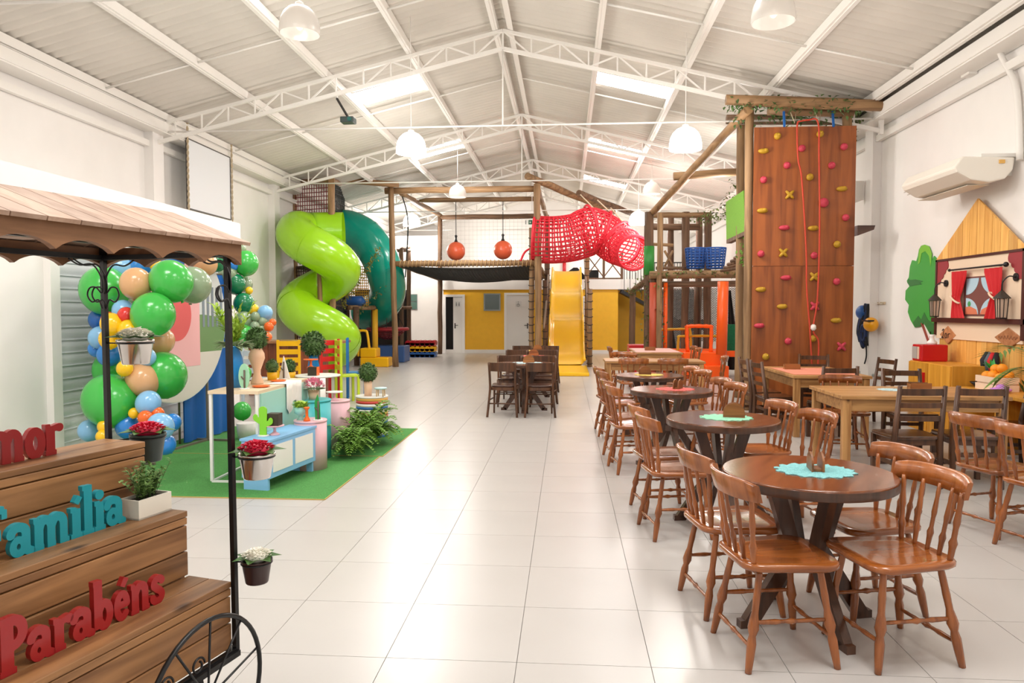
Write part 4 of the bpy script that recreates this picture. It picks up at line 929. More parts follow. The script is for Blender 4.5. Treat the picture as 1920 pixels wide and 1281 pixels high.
def stand(p, r, hgt, m_, label, top=None):
    t = thing('cake_stand', label, 'cake stand', p, 0, 'cake stands'); MB().lathe([(r*.55, 0), (r*.5, .01), (r*.16, .03), (r*.14, hgt-.03), (r*.4, hgt-.012)], 20).build('foot', m_, t)
    MB().lathe([(r*.9, hgt-.012), (r, hgt-.008), (r, hgt)], 28).build('plate', top or m_, t)
stand((-2.66, 6.42, .46), .085, .09, PINKL, 'small pink cake stand on the blue cabinet'); stand((-2.68, 8.2, .56), .095, .1, PINKL, 'pink and white cake stand on the pink drum', WT)
stand(at(583, 690, 8.75), .09, .11, ORC, 'orange cake stand behind the picture box')
tag(MB().bx(-.055, .055, -.05, .05, 0, .11).build('picture_box', mat('dark_print', '#3a3222', .5), loc=(-2.66, 6.42, .55)), 'dark picture box on the pink cake stand', 'box')
pe = at(588, 706, 8.62); o = tag(MB().bx(-.055, .055, -.05, .05, 0, .105).build('picture_box', mat('dark_print', '#3a3222', .5), loc=(pe.x, pe.y, zt)), 'dark picture box with orange side on the white pedestal table', 'box')
MB().bx(.055, .057, -.05, .05, 0, .105).build('side_panel', ORC, o)
t = thing('flower_bouquet', 'pink flower bouquet in a small tub on the teal drum', 'bouquet', (-2.72, 7.62, .64))
MB().lathe([(.05, 0), (.06, .1)], 16).build('tub', PEACH, t); m, mg = MB(), MB()
for i in range(120):
    z = random.uniform(-.2, 1); a = i*2.4; q = math.sqrt(max(0, 1-z*z)); m.leaf((.09*q*math.cos(a), .09*q*math.sin(a), .14+.06*z), (q*math.cos(a), q*math.sin(a), z+.4), .045, .03)
for i in range(40): a = i*2.4; mg.leaf((.05*math.cos(a), .05*math.sin(a), .1), (math.cos(a), math.sin(a), .3), .09, .03)
tag(m.build('blossoms', mat('pink_petal', '#e78ba5', .6, var=.2, vs=50), t), kind='stuff'); tag(mg.build('leaves', LEAFD, t), kind='stuff')
t = thing('small_stool', 'tiny stool with pale blue seat on the striped drum', 'stool', (-2.33, 8.95, .52)); MB().lathe([(.075, .09), (.08, .1), (.078, .108)], 20).build('seat', mat('pale_blue', '#bcdcdc', .5), t)
for a in (45, 135, 225, 315): MB().cyl((.06*math.cos(R(a)), .06*math.sin(R(a)), 0), (.055*math.cos(R(a)), .055*math.sin(R(a)), .09), .008, n=8).build('leg', mat('pale_wood2', '#d9b684', .5), t)
for i, (x, y, s) in enumerate(((-2.36, 8.05, 1.), (-2.28, 8.45, 1.15), (-2.33, 7.68, .85), (-2.46, 8.62, 1.2))):
    t = thing('fern', 'leafy green fern on the turf ' + ['beside the pink drum', 'nearest the striped drum', 'at the foot of the teal drum', 'behind the others against the striped drum'][i], 'fern', (x, y, .008), 0, 'ferns on the turf')
    m = MB()
    for k in range(34):
        a = k*2.4; ln = s*random.uniform(.22, .42); up = random.uniform(1.3, 2.2); pts = []
        for j in range(12):
            u = j/11; pts.append(Vector((ln*u*math.cos(a)*.8, ln*u*math.sin(a)*.8, ln*(up*u-1.25*u*u)+.03)))
        for j in range(1, 12):
            d = (pts[j]-pts[j-1]).normalized(); sd = d.cross(Vector((0, 0, 1))).normalized(); wv = .055*s*math.sin(math.pi*(.15+.85*j/12))
            m.leaf(pts[j], sd+d*.7, wv*1.7, .038*s); m.leaf(pts[j], -sd+d*.7, wv*1.7, .038*s)
    m.build('fronds', LEAF, t)
# kids' chairs and the counter behind
def kids_chair(px, py, Y, rz, c, label):
    p = at(px, py, Y); t = thing('painted_chair', label, 'chair', (p.x, p.y, 0), R(rz), 'painted wooden chairs'); m_ = mat('paint_'+c, c, .35); W_, zt_ = .175, 1.1
    for s in (-1, 1):
        MB().bx(s*W_-.02, s*W_+.02, -.18, -.14, 0, zt_).build('back_post', m_, t); MB().bx(s*W_-.02, s*W_+.02, .12, .16, 0, .46).build('leg', m_, t)
    for z in (.62, .76, .90, 1.04): MB().bx(-W_+.02, W_-.02, -.17, -.15, z-.045, z+.04).build('back_slat', m_, t)
    MB().bx(-W_-.02, W_+.02, -.16, .19, .46, .485).build('seat', m_, t)
kids_chair(545, 720, 12.1, 12, '#f2b90a', 'yellow painted wooden chair behind the console'); kids_chair(610, 720, 12.4, 50, '#d5222a', 'red painted wooden chair behind the large topiary')
kids_chair(652, 720, 12.3, -58, '#b9cf2c', 'lime painted wooden chair beside the pedestal table'); kids_chair(669, 715, 12.9, -75, '#1f6fb5', 'blue painted wooden chair half hidden behind the lime one')
kids_chair(484, 730, 11.6, -20, '#c9dbe6', 'pale blue painted wooden chair behind the peach vase')
p0, p1 = at(500, 690, 13.2), at(632, 690, 13.2)
t = thing('bar_counter', 'brown wooden bar counter below the green spiral slide', 'counter', (p0.x, 13.2, 0))
Lc = p1.x-p0.x
for k in range(7): MB().bx(Lc*k/7-.35+.003, Lc*(k+1)/7-.35-.003, -.01, .02, 0, .98).build('front_plank', wood('counter_wood', '#8a4b2c', '#6d3820', 'z', .4), t)
MB().bx(-.35, Lc+.02-.35, .02, .5, 0, .98).build('body', wood('counter_wood', '#8a4b2c', '#6d3820', 'z', .4), t); MB().bx(-.4, Lc+.1, -.12, .56, .98, 1.03).build('countertop', wood('counter_top_wood', '#a9764d', '#8c5c38', 'x', .35), t, bevel=.012)
# ------------------------------------------------------------------ playground
def log(p0, p1, r, name, parent, m_=None, n=10):
    p0, p1 = Vector(p0), Vector(p1); d = p1-p0
    if m_ is None: m_ = LOG if abs(d.z) > max(abs(d.x), abs(d.y)) else LOGX if abs(d.x) > abs(d.y) else LOGY
    k = max(3, int(d.length/.5)); pts = []; rs = []
    for i in range(k+1):
        pts.append(p0.lerp(p1, i/k)+Vector((random.uniform(-1, 1), random.uniform(-1, 1), random.uniform(-1, 1)))*r*.12*(0 < i < k)); rs.append(r*random.uniform(.92, 1.06))
    return MB().tube(pts, rs, n).build(name, m_, parent)
def strands(fn, nu, nv, r, su=12, sv=12, n=4):
    m = MB()
    for i in range(nu+1): m.tube([fn(i/nu, j/sv) for j in range(sv+1)], r, n, cap=False)
    for j in range(nv+1): m.tube([fn(i/su, j/nv) for i in range(su+1)], r, n, cap=False)
    return m
def panel_net(a, b, c, d, nu, nv, r):
    a, b, c, d = map(Vector, (a, b, c, d)); return strands(lambda u, v: a.lerp(b, u).lerp(d.lerp(c, u), v), nu, nv, r, 1, 1)
def vine(p0, p1, dens, spread, parent, m_=None):
    p0, p1 = Vector(p0), Vector(p1); m = MB()
    for i in range(int((p1-p0).length*dens)):
        p = p0.lerp(p1, random.random())+Vector((random.gauss(0, spread), random.gauss(0, spread), random.gauss(-.01, spread))); m.leaf(p, (random.uniform(-1, 1), random.uniform(-1, 1), random.uniform(-1, .3)), .085, .05)
    return tag(m.build('vine', m_ or mat('dull_vine', '#5d6b35', .8, var=.4, vs=9), parent), kind='stuff')
# -- green and teal tube slides
def z_at(py, Y): return at(600, py, Y).z
cx, cy, HR, hr = -5.9, 17.0, .50, .48
z0 = z_at(432, 17); pitch = 1.70
pts = [(cx+.42, cy+.62, z0+.03), (cx+.05, cy+HR+.03, z0+.02)]
for k in range(0, 61):
    ph = 135+k*735/60; pts.append((cx+HR*math.cos(R(ph)), cy+HR*math.sin(R(ph)), max(.46, z0-pitch*max(0, ph-180)/360)))
t = thing('spiral_slide', 'lime green enclosed spiral tube slide by the left wall', 'slide', (cx, cy, 0)); LIME = mat('lime_plastic', '#9bd41a', .2, coat=.35)
P = [Vector(p)-Vector((cx, cy, 0)) for p in pts]
P = spline(P, 2)
cut = [0, len(P)//5, 2*len(P)//5, 3*len(P)//5, 4*len(P)//5, len(P)-1]
for a, b in zip(cut[:-1], cut[1:]): MB().tube(P[a:b+1], hr, 28, cap=False).build('tube_section', LIME, t)
for c_ in cut[1:-1]: MB().tube([P[c_-1].lerp(P[c_], .6), P[c_].lerp(P[c_+1], .4)], hr+.008, 28, cap=False).build('joint_ring', LIME, t)
log((0, 0, 0), (.02, 0, z0-.2), .06, 'centre_post', t)
t = thing('tube_slide', 'teal green enclosed tube slide curving down from the tower', 'slide', (-5.6, 20, 0)); TEALP = mat('teal_plastic', '#0aa28c', .2, coat=.35)
path = [at(630, 428, 21.2), at(654, 429, 21.05), at(684, 444, 21.0), at(708, 476, 21.0), at(722, 512, 21.2), at(727, 548, 21.8), at(712, 578, 22.5), at(684, 588, 23.0)]
P = spline([p-Vector((-5.6, 20, 0)) for p in path], 6); cut = [0, 12, 22, 32, len(P)-1]
for a, b in zip(cut[:-1], cut[1:]): MB().tube(P[a:b+1], .54, 28, cap=False).build('tube_section', TEALP, t)
for c_ in cut[1:-1]: MB().tube([P[c_-1].lerp(P[c_], .7), P[c_].lerp(P[c_+1], .3)], .552, 28, cap=False).build('joint_ring', TEALP, t)
# -- left play tower
tw = thing('play_tower', 'log play tower with rope nets behind the tube slides', 'play structure')
FOOT = lambda p: Vector((p.x, p.y, 0))
posts = [(550, 337, 18.6), (621, 332, 17.35), (577, 350, 22.3), (648, 345, 22.3), (752, 468, 23.5), (766, 462, 24.5), (668, 575, 20.6), (701, 576, 21.6)]
PT = []
for x, y, Y in posts:
    p = at(x, y, Y); PT.append(p); log(FOOT(p), p, .085 if Y < 23 else .075, 'post', tw, LOG if Y < 20 else LOGD)
for a, b in ((0, 1), (2, 3), (0, 2), (1, 3)): log(PT[a]-Vector((0, 0, .08)), PT[b]-Vector((0, 0, .08)), .07, 'beam', tw)
NETR = mat('red_net_cord', '#8d3f3f', .8); NETB = mat('black_net_cord', '#2a2a2a', .85); NETG = mat('grey_net_cord', '#7d7a76', .85); NETY = mat('yellow_net_cord', '#c9961a', .8)
zz = 2.9
for a, b in ((0, 1), (2, 3), (0, 2), (1, 3)):
    A, B = PT[a], PT[b]; panel_net((A.x, A.y, zz), (B.x, B.y, zz), (B.x, B.y, B.z-.15), (A.x, A.y, A.z-.15), 16, 18, .011).build('net', NETR if a == 0 else NETB, tw)
    panel_net((A.x, A.y, .3), (B.x, B.y, .3), (B.x, B.y, zz-.2), (A.x, A.y, zz-.2), 16, 24, .011).build('net', NETB if b != 1 else mat('brown_net_cord', '#4a3524', .9), tw)
for z in (2.75, 1.75): MB().add([(PT[0].x, PT[0].y, z), (PT[1].x, PT[1].y, z), (PT[3].x, PT[3].y, z), (PT[2].x, PT[2].y, z), (PT[0].x, PT[0].y, z-.06), (PT[1].x, PT[1].y, z-.06), (PT[3].x, PT[3].y, z-.06), (PT[2].x, PT[2].y, z-.06)], [(0, 1, 2, 3), (7, 6, 5, 4), (0, 4, 5, 1), (1, 5, 6, 2), (2, 6, 7, 3), (3, 7, 4, 0)]).build('deck', LOGD, tw)
log(PT[4], PT[5], .06, 'beam', tw, LOGD); log(at(740, 470, 23.4), at(768, 470, 24.4), .06, 'beam', tw, LOGDX)
log(at(655, 577, 20.6), at(702, 577, 21.4), .07, 'beam', tw); log(at(690, 577, 21.4), at(770, 577, 24), .06, 'beam', tw, LOGD)
a, b = at(648, 500, 20.8), at(690, 500, 21.2); panel_net((a.x, a.y, 1.75), (b.x, b.y, 1.75), b, a, 12, 14, .012).build('net', NETY, tw)
p = at(703, 580, 21.5); MB().cyl((p.x, p.y, .05), p, .085, n=14).build('post_pad', YELLOW, tw)
a = at(640, 570, 23.9); b = at(770, 570, 24.7); MB().add([(a.x, a.y, 0), (b.x, b.y, 0), (b.x, b.y, 2.3), (a.x, a.y, 2.3), (a.x, a.y+.05, 0), (b.x, b.y+.05, 0), (b.x, b.y+.05, 2.3), (a.x, a.y+.05, 2.3)], [(3, 2, 1, 0), (4, 5, 6, 7), (0, 1, 5, 4), (1, 2, 6, 5), (2, 3, 7, 6), (3, 0, 4, 7)]).build('dark_interior_sheet', mat('dark_fabric_and_backing', '#2a2422', .95), tw)  # dark sheet added in place of the tower's dark interior and net walls
vine(at(640, 575, 20.2), at(712, 465, 19.2), 120, .05, tw, mat('dry_vine', '#8c8a3a', .8, var=.4)); vine(at(672, 585, 20.4), at(720, 540, 20), 60, .05, tw)
vine(at(560, 470, 17.8), at(575, 520, 17.8), 60, .05, tw)
BLP = mat('blue_vinyl', '#2a5fa8', .35); YEF = mat('yellow_vinyl', '#f7b90a', .35)
for px, py, Y, l_ in ((665, 566, 20.9, 'on the low tower beam'), (716, 572, 21.9, 'below the teal tube')):
    p = at(px, py, Y); m = MB(); m.tube([p+Vector((-.25, 0, -.06)), p+Vector((-.2, 0, .02)), p+Vector((.2, 0, .02)), p+Vector((.28, 0, -.06))], [.08, .15, .15, .08], 16); tag(m.build('bolster', BLP), 'dark blue vinyl bolster ' + l_, 'bolster', 'blue bolsters')
t = thing('net_pouf', 'dark red round net swing hanging inside the play tower', 'swing', at(727, 617, 22.4))
m = MB(); m.tube([(.62*math.cos(2*math.pi*k/30), .62*math.sin(2*math.pi*k/30), 0) for k in range(30)], .05, 8, True); m.build('ring', mat('dark_red_vinyl', '#a3202a', .5), t)
m = MB()
for k in range(16): a = R(360*k/16); m.tube([(.62*math.cos(a)*(1-j/6), .62*math.sin(a)*(1-j/6), -.32*math.sin(math.pi/2*j/6)) for j in range(7)], .016, 5)
for j in range(1, 6): m.tube([(.62*(1-j/6)*math.cos(2*math.pi*k/20), .62*(1-j/6)*math.sin(2*math.pi*k/20), -.32*math.sin(math.pi/2*j/6)) for k in range(20)], .016, 5, True)
m.build('net', mat('dark_red_cord', '#7a1c22', .7), t)
for a in (40, 160, 280): MB().cyl((.6*math.cos(R(a)), .6*math.sin(R(a)), 0), (0, 0, 1.0), .01, n=5).build('cord', NETB, t)
t = thing('foam_steps', 'yellow vinyl foam steps with hand loop at the play tower', 'steps', at(703, 688, 20.3).xy.to_3d())
MB().bx(-.36, .45, -.25, .25, 0, .27).build('lower_step', YEF, t, bevel=.03); MB().bx(-.36, .1, -.25, .25, .27, .53).build('upper_step', YEF, t, bevel=.03)
MB().tube(spline([(-.42, -.2, .3), (-.40, -.2, .95), (-.36, -.2, 1.02), (-.22, -.2, 1.02), (-.16, -.2, .95), (-.1, -.2, .5)], 5), .035, 10).build('hand_loop', YEF, t)
p = at(734, 670, 22.3); tag(MB().bx(-.55, .5, -.4, .4, 0, .5).build('foam_block', mat('blue_grey_vinyl', '#3a5f9a', .4), loc=FOOT(p), bevel=.03), 'blue vinyl foam block beside the yellow steps', 'foam block')
for row, (c, nm) in enumerate(((BLP, 'blue'), (YEF, 'yellow'), (mat('red_vinyl', '#b01c26', .35), 'red'))):
    for k in range(6):
        p = at(768+k*9.0, 666, 24.6); t = tag(MB().tube([(0, -.3, .095), (0, .3, .095)], [.09, .09], 14).bx(-.075, .075, -.3, .3, .0, .1).build('foam_brick', c, loc=(p.x, p.y, row*.195)), '%s foam brick in the stack by the white wall, %s from the left' % (nm, ('first', 'second', 'third', 'fourth', 'fifth', 'sixth')[k]), 'foam brick', 'stacked foam bricks')
# -- net platform on logs
np_ = thing('net_platform', 'raised log platform with sagging black rope net', 'play structure')
C1, E1 = at(733, 350, 20.2), at(1007, 345, 20.2); C0, E0 = at(742, 688, 20.2), at(1010, 688, 20.2); D1, D0 = at(825, 405, 26.3), at(825, 664, 26.3); F1 = Vector((E1.x+.1, 26.3, D1.z)); F0 = Vector((E1.x+.1, 26.3, 0))
log((C0.x, C0.y, 0), C1, .085, 'post', np_); log((E0.x, E0.y, 0), E1, .1, 'post', np_); log((D0.x, D0.y, 0), D1, .085, 'post', np_, LOGD); log(F0, F1, .085, 'post', np_, LOGD)
log(at(722, 358, 20.3), at(1012, 354, 20.3), .09, 'beam', np_)
log(at(560, 333, 19.6), at(748, 346, 20.1), .08, 'beam', np_)
log(at(752, 362, 20.6), at(826, 404, 26.3), .075, 'beam', np_); log(at(786, 376, 22.4), at(1006, 373, 22.4), .075, 'beam', np_); log(at(826, 408, 26.3), at(1014, 405, 26.3), .09, 'beam', np_, LOGDX); log(E1-Vector((0, 0, .1)), F1-Vector((0, 0, .1)), .08, 'beam', np_)
zf = at(870, 494, 20.25).z
bf = log((C0.x-.15, 20.25, zf), (E1.x+.1, 20.25, zf), .085, 'beam', np_)
m = MB()
for k in range(34): x = C0.x+.15+(E1.x-C0.x-.2)*k/33; m.tube([(x+.02*math.sin(a), 20.25+.093*math.cos(a), zf+.093*math.sin(a)) for a in [2*math.pi*j/8 for j in range(8)]], .013, 5, True)
m.build('rope_lashing', mat('pale_rope', '#b59468', .9), bf)
log((C0.x+.1, 20.3, zf-.02), (D0.x, 26.2, 2.75), .075, 'beam', np_, LOGD); log((E1.x, 20.3, zf-.02), (F0.x, 26.2, 2.75), .075, 'beam', np_, LOGD); log((D0.x-.1, 26.2, 2.8), (F0.x+.1, 26.2, 2.8), .08, 'beam', np_, LOGD)
XA, XB = C0.x+.1, E1.x-.05
sag = lambda u, v: (XA+(XB-XA)*u+.2*v*(1-u), 20.3+5.9*v, zf-.06-.15*v-.30*math.sin(math.pi*u)**.8*math.sin(math.pi*min(1, v*1.15+.08))**.9)
strands(sag, 46, 52, .021, 16, 16).build('rope_net', mat('charcoal_net_cord', '#3c3b3a', .85), np_)
panel_net((XA, 26.25, 2.8), (XB, 26.25, 2.8), (XB, 26.25, D1.z-.1), (XA, 26.25, D1.z-.1), 26, 14, .003).build('net', mat('pale_net_cord', '#b9b5b0', .85), np_)
MB().tube(spline([at(752, 362, 21), at(762, 395, 21.4), at(765, 430, 21.8), at(760, 520, 22.2)], 6), .02, 6).build('hanging_hose', NETB, np_)
for i, (px, py) in enumerate(((855, 471), (943, 469))):
    c = at(px, py, 22.4); t = thing('hanging_ball', 'salmon orange ball hung over the net platform, %s one' % ('left', 'right')[i], 'ball', c, 0, 'hanging orange balls')
    MB().ball((0, 0, 0), .29, 28, 18).build('ball', mat('salmon_rubber', '#ee6a44', .3), t); zt_ = at(px, 378, 22.4).z-c.z
    MB().cyl((0, 0, .27), (0, 0, zt_), .012, n=6).build('cord', BLACK, t); MB().lathe([(.07, .27), (.03, .36), (.03, .42), (.05, .46), (.02, .5)], 10).build('strap', BLACK, t)
# -- red crochet tunnel
t = thing('net_tunnel', 'red crocheted rope tunnel hung between the log frames', 'net tunnel'); REDC = mat('red_cord', '#d81f33', .6)
cl = spline([at(1000, 449, 20.5), at(1040, 450, 20.5), at(1078, 445, 20.6), at(1108, 434, 20.7), at(1133, 440, 20.8), at(1158, 458, 20.7), at(1176, 470, 20.3), at(1189, 476, 19.8)], 8)
NS = len(cl)-1
def rad(u): return .64 if u < .3 else .64+.02*math.sin(u*20)-.20*max(0, (u-.45)/.55)
def tun(u, v):
    i = min(NS-1, int(u*NS)); f_ = u*NS-i; p = cl[i].lerp(cl[i+1], f_); d = (cl[min(NS, i+2)]-cl[max(0, i-1)]).normalized(); s_ = d.cross(Vector((0, 0, 1))).normalized(); w_ = s_.cross(d)
    a = 2*math.pi*v; return p+(s_*math.cos(a)+w_*math.sin(a))*rad(u)
m = MB()
for k in range(30): m.tube([tun(i/48, k/30+.004*(i % 2)) for i in range(49)], .021, 4, cap=False)
for i in range(38): m.tube([tun(i/37, k/24) for k in range(24)], .02, 4, True, False)
m.build('net', REDC, t)
for u in (0.01, .42, .55, .68, .82, .99):
    MB().tube([tun(u, k/28)+Vector((0, 0, .03+.05*(u > .3 and u < .9))) for k in range(28)], .035, 6, True).build('hoop', REDC, t)
MB().tube(spline([at(1003, 462, 20.4), at(985, 472, 20.3), at(976, 490, 20.2)], 5), .03, 6).build('loose_end', REDC, t)
for px, py, u in ((1088, 365, .45), (1120, 375, .58), (1145, 390, .7)): MB().cyl(at(px, py, 20.8), tun(u, .25), .02, n=6).build('hanging_rope', ROPE, t)
MB().tube(spline([at(1132, 400, 20.4), at(1136, 425, 20.35), at(1133, 440, 20.35)], 4), .025, 6).build('tied_rope', ROPE, t)
# logs carrying the tunnel
t = thing('log_beam', 'long peeled log rising from the mezzanine over the red tunnel', 'log', (0, 0, 0), 0, 'overhead logs'); log(at(988, 330, 20.3), at(1150, 398, 23.5), .1, 'trunk', t, LOGX); log(at(1085, 362, 21.2), at(1190, 402, 24), .09, 'second_trunk', t, LOGDX)
# -- yellow wave slide
t = thing('wave_slide', 'broad yellow wave slide down from the mezzanine', 'slide', (0, 17.6, 0))
def wz(v):
    y = 2.5+6.6*v; z = .12+2.83*v; z += .10*math.sin(v*2*math.pi*3.2+.6)*(1 if v > .38 else v/.38)+(-.25*math.sin(math.pi*v/.4) if v < .4 else 0)
    return y, max(.09, z)
def wav(u, v):
    y, z = wz(v); uu = (u-.5)*2; return (uu*.5+.01, y, z+(.11 if abs(uu) > .97 else 0)-.02*(1-uu*uu))
m = MB(); m.grid(wav, 16, 60); m.build('chute', SLIDEY, t)
m = MB(); m.grid(lambda u, v: (lambda p: (p[0], p[1], p[2]-.05))(wav(u, v)), 8, 60); m.build('underside', SLIDEY, t)
for s in (-1, 1): MB().tube([(s*.51, wz(v/40)[0], wz(v/40)[1]+.11) for v in range(41)], .035, 8).build('side_rim', SLIDEY, t)
MB().bx(-.42, .56, 0, 2.45, 0, .085).build('landing_mat', SLIDEY, t, bevel=.02)
for x, y, top, m_ in ((-.98, 2.75, 3.9, LOG), (-.80, 3.4, 3.3, LOGD), (-.64, 4.2, 2.5, LOGD), (.66, 3.0, 2.2, LOG), (.66, 6.0, 4.1, LOG), (-.62, 6.2, 3.9, LOGD)):
    q = log((x, y, 0), (x, y, top), .075, 'support_post', t, m_)
    m = MB()
    for k in range(int(top/.22)): m.tube([(x+.083*math.cos(a), y+.083*math.sin(a), .1+k*.22+.02*math.sin(a)) for a in [2*math.pi*j/8 for j in range(8)]], .010, 4, True)
    m.build('lashing', NETB, q)
for s, yy in ((-.78, 3.0), (.68, 3.6)): MB().cyl((s, yy, .2), (s, yy, 1.7), .07, n=12).build('post_pad', YEF, t)
for s in (-.6, .62): MB().tube(spline([(s, 9, 3.9), (s, 6.5, 2.9), (s, 4.2, 1.9), (s*1.06, 2.9, 1.1)], 5), .03, 6).build('hand_rope', mat('wrapped_rope', '#9b8a78', .9), t)
# -- mezzanine balustrade and what stands on it
bt = thing('wooden_balustrade', 'brown wooden cross-braced balustrade on the mezzanine', 'railing', (0, 26.95, 2.74)); BRW = wood('rail_brown', '#7a5a42', '#5b402c', 'z', .6)
xs = [at(x, 500, 26.95).x for x in (1098, 1132, 1166)]
for x in xs: MB().bx(x-.045, x+.045, -.045, .045, 0, 1.0).build('post', BRW, bt)
for a, b in zip(xs[:-1], xs[1:]):
    MB().bar((a, 0, .08), (b, 0, .95), .04).build('brace', BRW, bt); MB().bar((a, .01, .95), (b, .01, .08), .04).build('brace', BRW, bt)
    for z in (.03, 1.0): MB().bx(a, b, -.03, .03, z-.025, z+.025).build('rail', BRW, bt)
t = thing('metal_balustrade', 'black metal bar balustrade at the right end of the mezzanine', 'railing', (0, 26.95, 2.74))
xa, xb = xs[-1]+.08, 5.05
for k in range(30): x = xa+(xb-xa)*k/29; MB().bx(x-.01, x+.01, -.01, .01, 0, .6).build('bar', BLACK, t)
MB().bx(xa, xb, -.015, .015, .58, .62).build('rail', BLACK, t)
p = at(1075, 514, 27.6); t = thing('floor_speaker', 'black wedge loudspeaker on the mezzanine behind the yellow slide', 'speaker', (p.x, 27.6, 2.74)); MB().prism([(-.62, 0), (.42, 0), (.44, .15), (.15, .46), (0, .46)], .5, XZ(.25)).build('cabinet', mat('black_box', '#161616', .6), t); MB().bx(-.3, .1, -.262, -.25, .04, .12).build('grille', mat('grille', '#2a2a2a', .8), t)
p = at(1109, 512, 27.5); t = thing('speaker_box', 'black box loudspeaker behind the wooden balustrade', 'speaker', (p.x, 27.5, 2.74)); MB().bx(-.26, .26, -.2, .2, 0, .36).build('cabinet', mat('black_box', '#161616', .6), t, bevel=.01); MB().bx(-.22, .22, -.206, -.2, .04, .32).build('grille', mat('grille', '#2a2a2a', .8), t)
p = at(1058, 498, 30.92); t = thing('fire_extinguisher', 'red fire extinguisher on the mezzanine back wall', 'extinguisher', (p.x, 30.92, p.z-.3)); MB().lathe([(.07, 0), (.075, .03), (.075, .42), (.03, .5)], 14).build('cylinder', RED, t); MB().bx(-.03, .03, -.06, .03, .5, .56).build('valve', BLACK, t)
MB().tube([(.12+.12*math.cos(a*.4), 0, .62+.12*math.sin(a*.4)) for a in range(12)], .012, 5).build('hose', STEEL, t)
p = at(991, 417, 30.98); t = thing('exit_sign', 'small green exit pictogram sign on the back wall', 'sign', (p.x, 30.97, p.z)); MB().bx(-.16, .16, 0, .02, -.09, .09).build('plate', mat('sign_white', '#e8e8e4', .5), t)
MB().bx(0, .16, -.004, 0, -.09, .09).build('green_field', mat('sign_green', '#12543a', .5), t); MB().prism([(.05, -.04), (.05, .04), (.11, 0)], .003, XZ(-.005)).build('arrow', FR, t); MB().bx(-.13, -.10, -.004, 0, -.08, .08).build('pictogram', BLACK, t)
# stair underside
m = MB(); a, b = at(1160, 538, 26.9), at(1222, 572, 24.4)
t = thing('stair_flight', 'black underside of the stair rising to the mezzanine', 'stairs'); MB().bar((2.0, 27.2, 2.3), (4.6, 27.2, .9), .9, .12, (0, 0, 1)).build('stringer', BLACK, t)
for k in range(12): MB().bar((2.1+k*.21, 26.75, 2.35-k*.113), (2.1+k*.21, 26.75, 3.2-k*.113), .02).build('baluster', BLACK, t)
# -- log tower at the right
rt = thing('log_tower', 'vine-covered log play tower beside the climbing wall', 'play structure')
def rlog(x0, y0, Ya, x1, y1, Yb, r, nm='beam', m_=None): return log(at(x0, y0, Ya), at(x1, y1, Yb), r, nm, rt, m_)
def rpost(x, ytop, Y, r, m_=LOG, zb=0): p = at(x, ytop, Y); return log((p.x, Y, zb), p, r, 'post', rt, m_)
rpost(1217, 398, 17.6, .11, LOGD); rpost(1238, 400, 17.0, .07); p2 = rpost(1225, 520, 17.2, .09, LOGD)
for x, y, Y in ((1258, 402, 19), (1286, 398, 18.6), (1311, 408, 19.4), (1328, 400, 18.6), (1308, 530, 19), (1327, 530, 18.8), (1186, 545, 20.5)): rpost(x, y, Y, .095 if Y < 19 else .085, LOGD)
rlog(1218, 516, 17.1, 1392, 514, 17.1, .10, m_=LOGX); rlog(1226, 534, 17.3, 1392, 532, 17.3, .075, m_=LOGDX)
rlog(1213, 404, 18.5, 1332, 403, 18.6, .07); rlog(1222, 425, 18.8, 1312, 426, 18.8, .09, m_=LOGDX); rlog(1222, 458, 18, 1262, 460, 18, .04); rlog(1230, 503, 17.6, 1290, 503, 17.6, .04, m_=LOGDX)
rlog(1182, 548, 20.5, 1220, 520, 17.4, .08, m_=LOGD); rlog(1246, 470, 17.8, 1262, 500, 17.8, .03); rlog(1262, 470, 17.8, 1246, 500, 17.8, .03)
vine(at(1215, 512, 17), at(1392, 510, 17), 75, .05, rt); vine(at(1180, 548, 20.2), at(1222, 518, 17.3), 45, .06, rt); vine(at(1214, 520, 17.4), at(1214, 650, 17.4), 45, .06, rt); vine(at(1240, 520, 17), at(1242, 650, 17), 35, .05, rt); vine(at(1305, 412, 18), at(1365, 395, 16), 70, .08, rt)
m = MB(); p = at(1217, 462, 17.55); q = at(1217, 516, 17.55); m.cyl(q, p, .125, n=14); m.build('post_sleeve', mat('green_vinyl', '#2f8a35', .4), rt)
ORD_ = mat('dark_orange_vinyl', '#b5482a', .45)
p = at(1226, 530, 17.1); MB().cyl((p.x, 17.1, .05), p, .10, n=14).build('post_pad', ORD_, rt); p = at(1248, 530, 17.2); MB().cyl((p.x, 17.2, .05), p, .05, n=10).build('post_pad', ORANGE, rt)
p = at(1356, 528, 16.6); MB().tube([(p.x-.02, 16.6, .6), p], .12, 14).build('post_pad', ORANGE, rt)
def rnet(x0, y0, x1, y1, Y, nu, nv, r, m_): a, b, c, d = at(x0, y1, Y), at(x1, y1, Y), at(x1, y0, Y), at(x0, y0, Y); panel_net(a, b, c, d, nu, nv, r).build('net', m_, rt)
a, b, c, d = at(1248, 640, 20), at(1390, 640, 20), at(1390, 540, 20), at(1248, 540, 20)
m = MB()
for k in range(-30, 31):
    u0, u1 = k/30, k/30+1
    pa, pb = Vector((a.x+(b.x-a.x)*max(0, u0), 20, a.z+(d.z-a.z)*max(0, -u0))), Vector((a.x+(b.x-a.x)*min(1, u1), 20, a.z+(d.z-a.z)*min(1, 1-max(0, u0)) if u0 >= 0 else d.z-(d.z-a.z)*0))
    m.cyl(pa, pb, .008, n=4, cap=False); m.cyl((a.x+b.x-pa.x, 20, pa.z), (a.x+b.x-pb.x, 20, pb.z), .008, n=4, cap=False)
m.build('net', NETG, rt)
